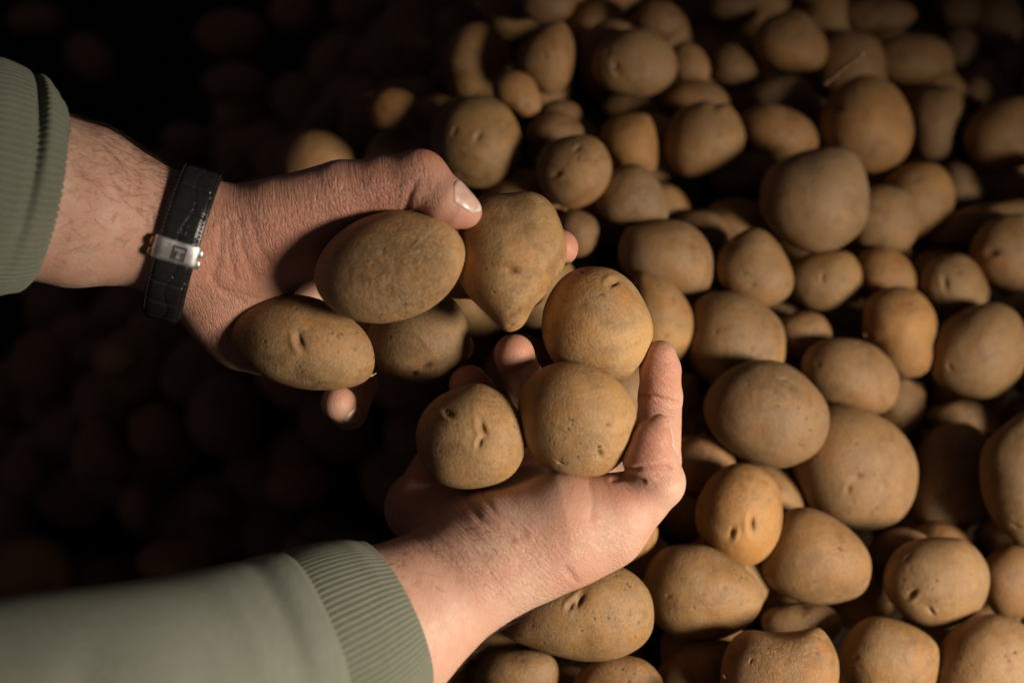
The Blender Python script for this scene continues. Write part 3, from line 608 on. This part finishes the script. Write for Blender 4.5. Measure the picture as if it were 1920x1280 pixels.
def seg_d(px, py, pts):         # distance in pixels to a polyline and how far along (0..1)
    best = np.full(len(px), 1e9)
    for (x0, y0), (x1, y1) in zip(pts[:-1], pts[1:]):
        dx, dy = x1-x0, y1-y0; t = np.clip(((px-x0)*dx+(py-y0)*dy)/(dx*dx+dy*dy), 0, 1)
        best = np.minimum(best, np.hypot(px-x0-t*dx, py-y0-t*dy))
    return best
def build_arm(chains, creases, wrinkles, turn, flush, parent, label):
    allp = np.array([p for ch, k in chains for p, r in C_(ch)]); rm = 36
    f = Field(allp.min(0)-rm, allp.max(0)+rm, 0.85)
    for ch, k in chains: f.add(C_(ch), k)
    V, Q = f.mesh(); nrm = f.grad(V)
    dep = D0-V[:, 2]; px = 960+V[:, 0]*FPX/dep; py = 640-V[:, 1]*FPX/dep
    ray = np.stack([(px-960)/FPX, (640-py)/FPX, -np.ones(len(V))], 1); ray /= np.linalg.norm(ray, axis=1)[:, None]
    face = sstep(-0.05, 0.25, -(nrm*ray).sum(1))
    dsp = np.zeros(len(V)); cm = np.zeros(len(V))
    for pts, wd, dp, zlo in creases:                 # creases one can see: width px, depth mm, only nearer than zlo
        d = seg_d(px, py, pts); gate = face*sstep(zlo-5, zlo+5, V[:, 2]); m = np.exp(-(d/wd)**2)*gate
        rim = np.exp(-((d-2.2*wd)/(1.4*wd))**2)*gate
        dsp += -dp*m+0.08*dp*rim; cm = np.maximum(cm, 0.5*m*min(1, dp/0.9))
    wm = np.zeros(len(V))
    for (x0, y0, x1, y1, zlo, rp, amt) in wrinkles:     # where the skin is finely wrinkled
        wm = np.maximum(wm, amt*np.exp(-(seg_d(px, py, [(x0, y0), (x1, y1)])/rp)**4)*sstep(zlo-6, zlo+6, V[:, 2]))
    ta = math.radians(turn); wu = V[:, 0]*math.cos(ta)+V[:, 1]*math.sin(ta); wv = (-V[:, 0]*math.sin(ta)+V[:, 1]*math.cos(ta))*0.16+V[:, 2]*0.16
    V = V+nrm*np.clip(dsp, -2.2, 0.8)[:, None]
    fl = np.zeros(len(V))
    for x, y, z, r, a in flush:
        q = P(x, y, z); fl = np.maximum(fl, a*np.exp(-((V-q)**2).sum(1)/(r*r)))
    W = to_world(V)
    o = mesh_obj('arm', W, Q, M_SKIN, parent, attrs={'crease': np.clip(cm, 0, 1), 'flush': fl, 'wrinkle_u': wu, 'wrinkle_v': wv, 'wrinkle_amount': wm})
    tag(o, label)
    bvh = BVHTree.FromPolygons([Vector(v) for v in V], [tuple(int(i) for i in q) for q in Q])
    return o, V, nrm, px, py, bvh

person = bpy.data.objects.new('person', None); COL.objects.link(person)
tag(person, 'two bare hands in olive sweatshirt sleeves lifting potatoes from the heap', 'person')

L_CH = [  # the upper hand
 ('-330,215,60,33 161,355,13,28 300,400,4,20 372,422,2,19', 14), ('-350,300,58,33 141,418,12,28.5 290,451,2,20.5 350,470,0,20', 14),
 ('-330,250,34,30 150,385,-4,26 330,440,-8,18', 14),
 ('372,422,2,19 440,425,2,18.5 520,403,6,16.8 640,361,12,13.6 720,346,16,12.6 787,335,20,12.6', 9),
 ('350,475,0,20 470,490,-8,23 560,455,-4,19 640,385,4,12', 14),
 ('380,490,-10,16 418,556,-14,18 460,622,-24,18 540,662,-38,14', 12),
 ('380,470,-6,18 560,490,-36,15 690,450,-44,12', 12), ('380,485,-10,18 560,540,-42,14 690,510,-52,12', 12),
 ('410,530,-14,18 560,590,-46,13 650,580,-54,12', 12), ('425,575,-18,17 580,640,-50,12', 12),
 ('787,336,20,12.0 833,374,22,10.3 858,391,21,8.8 875,399,20,6.7', 3),
 ('690,450,-44,12 870,425,-50,10.2 990,438,-44,9.2 1050,465,-26,8.6', 3),
 ('690,510,-52,12 860,520,-66,10.2 955,535,-60,9.2 990,545,-50,8.4', 3),
 ('650,580,-54,12 780,640,-68,9.8 845,655,-62,9 858,650,-52,8', 3),
 ('580,640,-50,11.5 672,722,-56,9.2 654,770,-38,8.6 634,755,-12,7.9', 3),
]
R_CH = [  # the lower hand
 ('240,1296,80,27 470,1250,50,27 713,1135,16,26 893,1040,4,19', 14), ('260,1340,80,27 505,1300,46,27 757,1195,16,26.5 915,1078,8,18.5', 14),
 ('250,1320,66,26 488,1280,30,25 735,1165,-4,24 905,1055,-8,17', 14),
 ('893,1040,6,19 950,1010,4,21 1055,985,2,24 1140,970,0,18.5', 14), ('915,1078,8,18.5 1000,1045,4,19 1110,1000,-2,18', 12),
 ('880,1035,-4,17 840,1000,-16,15 790,952,-30,17 835,890,-46,14', 12),
 ('890,1020,-8,17 1000,930,-26,15 1120,890,-44,12', 14), ('880,1010,-12,16 960,930,-44,14 1035,860,-56,12', 14),
 ('870,1000,-18,15 910,930,-48,13 955,860,-58,12', 12), ('835,890,-46,14 875,875,-56,12', 12),
 ('1140,970,0,18.2 1200,934,2,13.2 1233,905,4,12.0', 7), ('1233,903,4,12.0 1219,858,8,12.0 1223,826,9,9.4 1236,796,9,4.9', 2.5),
 ('1120,890,-46,12 1232,865,-42,11.3 1238,745,-22,10.1 1238,692,-15,9.3 1238,668,-13,7.4', 2.5),
 ('1035,860,-56,12 1012,770,-70,10.4 978,705,-38,9.6 964,664,-10,9.3', 2.5),
 ('955,860,-58,12 915,780,-66,10.2 893,738,-46,9.6 879,721,-22,9.3', 2.5),
 ('875,875,-56,11 845,820,-62,9.2 842,785,-58,8.4 848,765,-50,7.6', 2.5),
]
L_CR = [([(762, 392), (768, 365), (778, 345)], 6, .9, 5), ([(405, 540), (440, 548), (480, 560)], 4, .3, -30),
        ([(395, 520), (418, 545), (455, 565)], 4.5, .35, -30), ([(415, 430), (412, 470), (400, 520)], 8, .7, -20), ([(432, 420), (430, 470), (440, 520)], 7, .55, -20),
        ([(448, 410), (455, 470), (478, 520)], 7, .5, -20), ([(468, 405), (482, 460), (510, 500)], 6, .4, -20)]
L_WR = [(440, 440, 620, 420, -20, 90, .9), (600, 370, 765, 345, -5, 60, 1.2), (775, 335, 805, 315, 0, 30, .5), (400, 560, 450, 640, -60, 60, .6)]
R_CR = [([(1198, 740), (1222, 742), (1245, 750), (1272, 755)], 3.6, 1.2, -40), ([(1174, 881), (1205, 876), (1256, 877)], 4, 1.5, -10), ([(1150, 899), (1180, 893), (1207, 902)], 4.5, 1.0, -10),
        ([(868, 925), (900, 975), (960, 1010)], 7, .55, -25), ([(905, 925), (930, 965), (985, 1000)], 6, .4, -20),
        ([(820, 968), (835, 950), (868, 935)], 4, .35, -40),
        ([(1060, 1065), (1075, 1082), (1080, 1090)], 6, .5, -15), ([(1105, 905), (1112, 940), (1108, 970)], 6, .25, 0)]
R_WR = [(880, 990, 1010, 1090, -30, 80, .6), (1010, 1040, 1180, 1020, -20, 60, .3), (1170, 900, 1250, 885, 0, 25, .6), (760, 960, 860, 960, -70, 60, .8), (1238, 660, 1238, 850, -50, 50, .3)]
L_FL = [(795, 300, 22, 13, .75), (868, 408, 22, 13, .55), (700, 350, 25, 30, .5), (1060, 465, -20, 14, .6), (634, 755, -20, 12, .6), (440, 600, -10, 30, .5), (480, 480, 20, 45, .5), (580, 400, 15, 40, .5)]
R_FL = [(1240, 700, 0, 22, .6), (1225, 840, 25, 16, .55), (1165, 905, 22, 12, .55), (964, 660, -12, 14, .6), (880, 715, -20, 14, .6), (1110, 920, 25, 20, .22), (800, 950, -20, 26, .5), (1085, 1060, 10, 14, .3)]
armL, VL, NL, pxL, pyL, bvL = build_arm(L_CH, L_CR, L_WR, 8, L_FL, person, 'arm with the wristwatch, its thumb and fingers clasping four potatoes')
armR, VR, NR_, pxR, pyR, bvR = build_arm(R_CH, R_CR, R_WR, 52, R_FL, person, 'arm with its cupped hand holding round potatoes from below')

# nails: plates wrapped over the end of a finger
def nail(arm, bvh, a, b, dors, t0, t1, half, label):
    a, b = P(*a), P(*b); ax = (b-a)/np.linalg.norm(b-a); n = np.array(dors, float); n -= ax*(n@ax); n /= np.linalg.norm(n); sd = np.cross(ax, n)
    L = np.linalg.norm(b-a); NU, NV = 19, 17; top = []; bot = []; uv = []
    for i in range(NU):
        u = i/(NU-1); ctr = a+ax*L*(t0+(t1-t0)*u)
        wdt = half*(1-0.45*max(0, 0.22-u)/0.22)*(1-0.5*max(0, u-0.82)/0.18)
        for j in range(NV):
            s = -1+2*j/(NV-1); ph = s*wdt
            d = n*math.cos(ph)+sd*math.sin(ph)
            base = ctr-ax*1.2*s*s*(u > .5)*u+ax*1.6*s*s*(u < .35)*(1-u/.35)
            hit = bvh.ray_cast(Vector(base+d*30), Vector(-d), 40)[0]
            p = np.array(hit) if hit is not None else base+d*7
            lift = 0.42-0.36*(abs(s)**4)-0.34*(u < 0.05)+0.5*max(0, u-0.8)
            top.append(p+d*lift); bot.append(p-d*0.5); uv.append(u)
    V = np.array(top+bot); M = NU*NV; F = []
    for i in range(NU-1):
        for j in range(NV-1):
            q = [i*NV+j, i*NV+j+1, (i+1)*NV+j+1, (i+1)*NV+j]; F.append(q); F.append([x+M for x in q[::-1]])
    rim = [j for j in range(NV)]+[i*NV+NV-1 for i in range(1, NU)]+[(NU-1)*NV+j for j in range(NV-2, -1, -1)]+[i*NV for i in range(NU-2, 0, -1)]
    for x, y in zip(rim, rim[1:]+rim[:1]): F.append([y, x, x+M, y+M])
    o = mesh_obj('nail', to_world(V), F, M_NAIL, arm); tag(o, label)
    o.data.materials.append(M_NAILTIP)
    for p in o.data.polygons:
        if np.mean([v % M for v in p.vertices])/NV > NU-2.6: p.material_index = 1
    bm = bmesh.new(); bm.from_mesh(o.data); bmesh.ops.recalc_face_normals(bm, faces=bm.faces); bm.to_mesh(o.data); bm.free()
    return o
nail(armL, bvL, (833, 374, 22), (879, 402, 20), (0.46, 0.62, 0.68), -0.04, 1.27, 0.8, 'broad pale thumbnail')
nail(armL, bvL, (650, 767, -32), (634, 755, -11), (0.62, -0.6, 0.2), 0.2, 1.05, 0.62, 'small nail on the little finger')
nail(armR, bvR, (1217, 850, 8), (1240, 784, 8), (0.93, 0.1, 0.1), 0.2, 1.08, 0.55, 'thumbnail seen edge on')

# fine dark hair lying on the forearms
def hairs(arm, V, N_, px, py, regions, name_seed):
    g = np.random.default_rng(name_seed); vs = []; fs = []
    for (test, n, dirpx, lmin, lmax, lift) in regions:
        cand = np.flatnonzero(test(px, py, N_))
        if not len(cand): continue
        pick = g.choice(cand, n)
        for k in pick:
            p = V[k]; nn = N_[k]; dv = np.array([dirpx[0], -dirpx[1], 0.0]); dv = dv+g.normal(size=3)*0.55
            dv -= nn*(dv@nn); dv /= np.linalg.norm(dv); sd = np.cross(nn, dv); L = g.uniform(lmin, lmax); up = lift*g.uniform(.4, 1.5); bend = g.normal()*0.5
            r0 = g.uniform(.04, .07); b = len(vs); S_ = 7
            for i in range(S_):
                t = i/(S_-1); cpt = p+dv*L*t+nn*L*up*(t-0.72*t*t)+sd*L*bend*t*t*0.5; r = r0*(1-0.85*t)
                for a in range(3):
                    an = 2.094*a; vs.append(cpt+r*(math.cos(an)*sd+math.sin(an)*nn))
            for i in range(S_-1):
                for a in range(3): fs.append([b+i*3+a, b+i*3+(a+1) % 3, b+i*3+3+(a+1) % 3, b+i*3+3+a])
    o = mesh_obj('arm_hair', to_world(np.array(vs)), np.array(fs, np.int32), M_HAIR, arm); tag(o, kind='stuff')
hairs(armL, VL, NL, pxL, pyL, [
    (lambda x, y, n: (x > 95) & (x < 338) & (y < 0.42*x+185+110) & (n[:, 2] > -0.35), 480, (1, .38), 5, 13, .35),
    (lambda x, y, n: (x > 95) & (x < 335) & (y > 300) & (y < 480) & (n[:, 2] > 0.1), 130, (1, .25), 4, 11, .2),
    (lambda x, y, n: (x > 60) & (x < 260) & (y > 440) & (n[:, 2] > -0.2), 60, (1, .1), 3, 7, .2)], 3)
hairs(armR, VR, NR_, pxR, pyR, [
    (lambda x, y, n: (x > 850) & (x < 1010) & (y > 1120) & (n[:, 2] < 0.35) & (n[:, 2] > -0.7), 330, (.75, .25), 5, 12, .5),
    (lambda x, y, n: (x > 700) & (x < 930) & (y > 985) & (y < 1100) & (n[:, 2] > 0.1), 150, (.5, .75), 3, 8, .22)], 4)

# ------------------------------------------------------------------ sleeves and cuffs
def spline(pts, n):
    a = np.array(pts, float); m = len(a); t = np.linspace(0, m-1, n); out = []
    for x in t:
        i = min(int(x), m-2); f = x-i; p0, p1, p2, p3 = a[max(i-1, 0)], a[i], a[i+1], a[min(i+2, m-1)]
        out.append(0.5*((2*p1)+(-p0+p2)*f+(2*p0-5*p1+4*p2-p3)*f*f+(-p0+3*p1-3*p2+p3)*f**3))
    return np.array(out)
def frames(ctr):
    T = np.gradient(ctr, axis=0); T /= np.linalg.norm(T, axis=1)[:, None]
    B = np.cross(np.array([0, 0, 1.0]), T); B /= np.linalg.norm(B, axis=1)[:, None]; Nn = np.cross(T, B)
    return T, B, Nn                     # Nn faces the lens, B lies across the arm (up in the picture)
def tube(name, axis, rfun, nu, nv, mat, parent, thick=2.0, lip=True):
    """axis: chain of (point, half width, half depth); rfun(u, angle) -> mm added"""
    a = np.array([np.r_[P(*q[:3]), q[3], q[4]] for q in axis]); s = spline(a, nu); ctr = s[:, :3]; T, B, Nn = frames(ctr)
    ang = np.linspace(0, 2*math.pi, nv, endpoint=False)
    def shell(off, rows):
        out = []
        for i in rows:
            rr = rfun(i/(nu-1), ang)+off
            out.append(ctr[i]+(np.cos(ang)*(s[i, 3]+rr))[:, None]*B[i]+(np.sin(ang)*(s[i, 4]+rr))[:, None]*Nn[i])
        return out
    rows = shell(0, range(nu))
    if lip:
        e = nu-1; base = rows[-1]
        rows += [x for x in [ctr[e]+T[e]*thick*0.45+(base-ctr[e])*(1-0.18*thick/s[e, 3])]]
        rows += [ctr[e]+T[e]*thick*0.35+(base-ctr[e])*(1-0.75*thick/s[e, 3])]
        inner = shell(-thick, range(nu-1, max(nu-14, 0), -1)); rows += inner
    V = np.concatenate(rows); K = len(rows)
    idx = np.arange(K*nv).reshape(K, nv); nx = np.roll(idx, -1, 1)
    Q = np.stack([idx[:-1], nx[:-1], nx[1:], idx[1:]], -1).reshape(-1, 4)
    return mesh_obj(name, to_world(V), Q, mat, parent)
def ribs(n, h=1.15): return lambda ang: -h*np.clip(np.cos(ang*n), -0.3, 1.0)**2*np.sign(np.clip(np.cos(ang*n), 0, 1))
def fold(u, ang, u0, a0, su, sa, h):
    d = (ang-a0+math.pi) % (2*math.pi)-math.pi
    return h*np.exp(-((u-u0)/su)**2-(d/sa)**2)
# lower arm
rb = ribs(100, 0.8)
def r_sleeve(u, a):
    r = 0.5*np.sin(3*a+u*9)+0.35*np.sin(5*a-u*14)
    r = r+fold(u+0.05*np.sin(a*2), a, 0.46, 2.3, .05, .7, 3.2)-fold(u, a, 0.56, 2.0, .045, .8, 2.6)+fold(u+0.07*np.cos(a), a, 0.75, 1.2, .05, .6, 1.8)-fold(u, a, 0.84, 1.0, .03, .9, 1.2)
    r = r-fold(u-0.10*np.cos(a), a, 0.33, 1.6, .035, .5, 4.0)+fold(u, a, 0.90, 0.9, .05, .8, 1.4)
    return r-4.0*sstep(0.95, 1.0, u)
slR = tube('sleeve', [(-420, 1530, 165, 52, 50), (-60, 1400, 118, 51, 49), (250, 1322, 84, 49, 46), (440, 1276, 60, 47, 43), (590, 1226, 42, 45, 41)], r_sleeve, 90, 160, M_SLEEVE, person, lip=False)
tag(slR, 'bright olive sleeve of the lower arm')
def r_cuff(u, a):
    ends = 1-sstep(0.90, 1.0, u)*0.25
    return rb(a)*(0.35+0.65*sstep(0, .1, u))*ends+1.2*np.sin(u*math.pi)+0.5*np.sin(2*a+3*u)-1.6*sstep(.8, 1, u)
tube('cuff', [(560, 1238, 45, 43, 39), (600, 1222, 40.5, 43.5, 39), (665, 1192, 32, 41.5, 37), (730, 1160, 24, 38, 33.5)], r_cuff, 40, 100*9, M_CUFF, slR, 2.4)
# upper arm
rb2 = ribs(92)
def r_cuff2(u, a):
    up = fold(0, a, 0.0, 0.75, 1, 1.05, 1.0)
    groove = -5.0*np.exp(-((u-0.56-0.05*np.sin(a))/0.055)**2)*up
    return rb2(a)*1.0+groove+2.2*np.exp(-((u-0.70)/.10)**2)*up+1.6*np.sin(u*math.pi)+0.7*np.sin(2*a+1.5+4*u)-2.2*sstep(.86, 1, u)-1.5*np.exp(-((u-0.80)/.08)**2)*fold(0, a, 0, 4.2, 1, 1.2, 1)
slL = tube('sleeve', [(-560, 140, 92, 60, 56), (-330, 228, 64, 57, 52), (-180, 283, 44, 54, 49), (-80, 316, 32, 51.5, 46)], lambda u, a: 1.2*np.sin(3*a+u*8)+0.8*np.sin(5*a-11*u)-3*sstep(.93, 1, u), 60, 140, M_SLEEVE, person, lip=False)
tag(slL, 'olive sleeve of the upper arm at the left edge')
tube('cuff', [(-110, 306, 36, 49, 44), (-60, 324, 30, 50, 45), (0, 342, 23, 49, 43), (42, 352, 18, 47.5, 40.5), (72, 358, 14, 45, 38)], r_cuff2, 56, 92*9, M_CUFF, slL, 2.4)

# ------------------------------------------------------------------ wristwatch
watch = bpy.data.objects.new('wristwatch', None); COL.objects.link(watch)
tag(watch, 'wristwatch on a black crocodile leather strap with a steel clasp, on the upper wrist', 'wristwatch')
WA0, WA1 = P(250, 417, 8), P(440, 474, 0)
wT = (WA1-WA0)/np.linalg.norm(WA1-WA0); wC = P(345, 447, 0)
wB = np.cross(np.array([0, 0, 1.0]), wT); wB /= np.linalg.norm(wB); wN = np.cross(wT, wB)
def wrist_r(ang, along):        # skin radius around the wrist, felt for with a ray
    d = wB*math.cos(ang)+wN*math.sin(ang); o0 = wC+wT*along
    h = bvL.ray_cast(Vector(o0+d*70), Vector(-d), 80)[0]
    return (np.array(h)-o0)@d if h is not None else 28
NA = 240; SW = 9.0
ANG = np.linspace(0, 2*math.pi, NA, endpoint=False)
wr = np.array([max(wrist_r(a, s) for s in (-8, 0, 8)) for a in ANG])
ker = np.exp(-0.5*(np.arange(-18, 19)/7.0)**2); ker /= ker.sum()
wr = np.maximum(np.convolve(np.r_[wr[-18:], wr, wr[:18]], ker, 'valid'), wr-0.6)+0.5
def wp(ang, along, rad_):       # point on the strap
    r = np.interp(ang % (2*math.pi), np.r_[ANG, 2*math.pi], np.r_[wr, wr[0]])+rad_
    return wC+wT*along+(wB*math.cos(ang)+wN*math.sin(ang))*r
def band(name, a0, a1, n, halfw, r_in, rtop, mat, parent, closed=False, nc=21):
    """strip of leather or steel round the wrist: cross-section from -halfw to halfw"""
    V = []; F = []; cr = np.linspace(-1, 1, nc)
    for i in range(n):
        a = a0+(a1-a0)*i/(n if closed else n-1)
        V += [wp(a, s*halfw, rtop(a, s)) for s in cr]+[wp(a, s*halfw*0.99, r_in) for s in cr[::-1]]
    m = 2*nc
    for i in range(n if closed else n-1):
        j = (i+1) % n
        for k in range(m): F.append([i*m+k, i*m+(k+1) % m, j*m+(k+1) % m, j*m+k])
    if not closed: F += [list(range(m))[::-1], [(n-1)*m+k for k in range(m)]]
    o = mesh_obj(name, to_world(np.array(V)), F, mat, parent)
    bm = bmesh.new(); bm.from_mesh(o.data); bmesh.ops.recalc_face_normals(bm, faces=bm.faces); bm.to_mesh(o.data); bm.free(); return o
A = math.radians
grooves = [A(x) for x in (22, 46, 68, 90, 112, 134, 158, 180, 205, 230, 255, 280, 305, 330, 355)]
def strap_top(a, s):
    h = 2.7-1.3*abs(s)**5-0.5*(abs(s) > 0.86)
    g = min(abs((a-x+math.pi) % (2*math.pi)-math.pi) for x in grooves)*30
    h -= 0.8*math.exp(-(g/0.55)**2)*(abs(s) < 0.82)
    h -= 0.35*math.exp(-((s-0.15*math.sin(a*7)-0.1)/0.05)**2)
    h -= 0.5*math.exp(-((abs(s)-0.80)/0.05)**2)
    return h
strap = band('strap', 0, 2*math.pi, 420, SW, 0.0, strap_top, M_LEATHER, watch, True, 31)
for a in (A(50), A(72)) + (A(130),):
    band('strap_edge', a-0.014, a+0.014, 3, SW*0.84, 1.5, lambda x, s: 2.35-0.5*abs(s)**5, M_EDGE, strap, nc=13)
# stitches along both edges
def blob(name, p, e1, e2, e3, mat, parent):
    U, F = ICO[3]; return mesh_obj(name, to_world(p+U[:, :1]*e1+U[:, 1:2]*e2+U[:, 2:]*e3), F, mat, parent)
for sgn in (-1, 1):
    vs = []; fs = []; U, F = ICO[3]
    for i in range(46):
        a = A(8)+i*A(3.7); p = wp(a, sgn*SW*0.88, 2.05); d = wp(a+.02, sgn*SW*0.88, 2.05)-wp(a-.02, sgn*SW*0.88, 2.05); d /= np.linalg.norm(d); nn = np.cross(d, wT)
        fs.append(F+len(vs)*len(U)); vs.append(p+U[:, :1]*d*0.72+U[:, 1:2]*wT*0.22+U[:, 2:]*nn*0.22)
    tag(mesh_obj('stitching', to_world(np.concatenate(vs)), np.concatenate(fs), M_THREAD, strap), kind='stuff')
# punched holes
for a in (58, 63.5, 79, 85.5, 128):
    ctr = wp(A(a), 0.9, 2.55); nn = ctr-wC-wT*0.9; nn /= np.linalg.norm(nn); d = np.cross(wT, nn)
    vs = []; K = 16
    for r_, h_ in ((1.5, -.3), (1.35, .22), (.95, .12), (.8, -.9)):
        vs += [ctr+nn*h_+r_*(math.cos(2*math.pi*k/K)*wT+math.sin(2*math.pi*k/K)*d) for k in range(K)]
    fs = [[r_*K+k, r_*K+(k+1) % K, (r_+1)*K+(k+1) % K, (r_+1)*K+k] for r_ in range(3) for k in range(K)]+[[3*K+k for k in range(K)]]
    mesh_obj('hole', to_world(np.array(vs)), fs, M_LEATHER, strap)
# steel clasp over the strap with a square emblem
CA = A(103)
clasp = band('clasp', CA-0.17, CA+0.17, 21, 9.8, 1.2, lambda a, s: 4.3-1.5*abs(s)**6-0.6*abs((a-CA)/0.17)**6, M_STEEL, watch, nc=25)
def pad(name, a, along, ha, hl, r0, r1, mat, parent):
    cs = [wp(a+sa*ha, along+sl*hl, r) for r in (r0, r1) for sa, sl in ((-1, -1), (1, -1), (1, 1), (-1, 1))]
    o = mesh_obj(name, to_world(np.array(cs)), [[0, 1, 2, 3], [7, 6, 5, 4], [0, 4, 5, 1], [1, 5, 6, 2], [2, 6, 7, 3], [3, 7, 4, 0]], mat, parent, smooth=False)
    bm = bmesh.new(); bm.from_mesh(o.data); bmesh.ops.recalc_face_normals(bm, faces=bm.faces); bm.to_mesh(o.data); bm.free(); return o
em = pad('emblem', CA, 1.6, .10, 3.1, 3.6, 4.55, M_STEELD, clasp)
pad('letter_bar', CA-0.045, 1.6, .020, 2.1, 4.0, 4.75, M_STEEL, clasp)
pad('letter_stem', CA+0.022, 1.6, .050, .8, 4.0, 4.72, M_STEEL, clasp)
for sgn, mat in ((-1, M_GOLD), (1, M_STEEL)):
    for da in (-.06, .11):
        p = wp(CA+da, sgn*10.1, 1.8); nn = p-wC; nn -= wT*(nn@wT); nn /= np.linalg.norm(nn)
        blob('push_button', p, wT*1.5, nn*1.0, np.cross(wT, nn)*2.1, mat, clasp)
# the case on the far side of the wrist
def lathe(name, prof, org, axis, mat, parent, K=48):
    e1 = np.cross(axis, wT); e1 /= np.linalg.norm(e1); e2 = np.cross(axis, e1); V = []; F = []
    for r, h in prof: V += [org+axis*h+r*(math.cos(2*math.pi*k/K)*e1+math.sin(2*math.pi*k/K)*e2) for k in range(K)]
    for i in range(len(prof)-1):
        for k in range(K): F.append([i*K+k, i*K+(k+1) % K, (i+1)*K+(k+1) % K, (i+1)*K+k])
    F += [list(range(K))[::-1], [(len(prof)-1)*K+k for k in range(K)]]
    o = mesh_obj(name, to_world(np.array(V)), F, mat, parent, smooth=False)
    bm = bmesh.new(); bm.from_mesh(o.data); bmesh.ops.recalc_face_normals(bm, faces=bm.faces); bm.to_mesh(o.data); bm.free(); return o
caxis = -wN; corg = wp(A(270), 0, 0.6)
lathe('case', [(16, 0), (18.6, 1.2), (19, 4), (18.6, 7), (16.8, 8.4)], corg, caxis, M_STEEL, watch)
lathe('dial', [(16.4, 8.1), (16.4, 8.6), (16.0, 8.7)], corg, caxis, simple('white_dial', (0.75, 0.74, 0.7), 0.3), watch)

# ------------------------------------------------------------------ small things on the heap
def rod(name, pts, r, mat):
    a = spline([P(*q) for q in pts], 14); T, B, Nn = frames(a); K = 7; V = []; F = []
    for i in range(14):
        rr = r*(1-0.45*i/13)*(1+0.15*math.sin(i*2.1)); V += [a[i]+rr*(math.cos(6.283*k/K)*B[i]+math.sin(6.283*k/K)*Nn[i]) for k in range(K)]
    for i in range(13):
        for k in range(K): F.append([i*K+k, i*K+(k+1) % K, (i+1)*K+(k+1) % K, (i+1)*K+k])
    F += [list(range(K))[::-1], [13*K+k for k in range(K)]]
    return mesh_obj(name, to_world(np.array(V)), F, mat)
o = rod('straw_stalk', [(1545, 158, -205), (1570, 138, -195), (1592, 118, -185), (1618, 101, -176)], 1.5, M_TWIG)
tag(place(o, to_world(P(1545, 158, -205))), 'thin dry stalk sticking up between potatoes at the upper right', 'stalk')
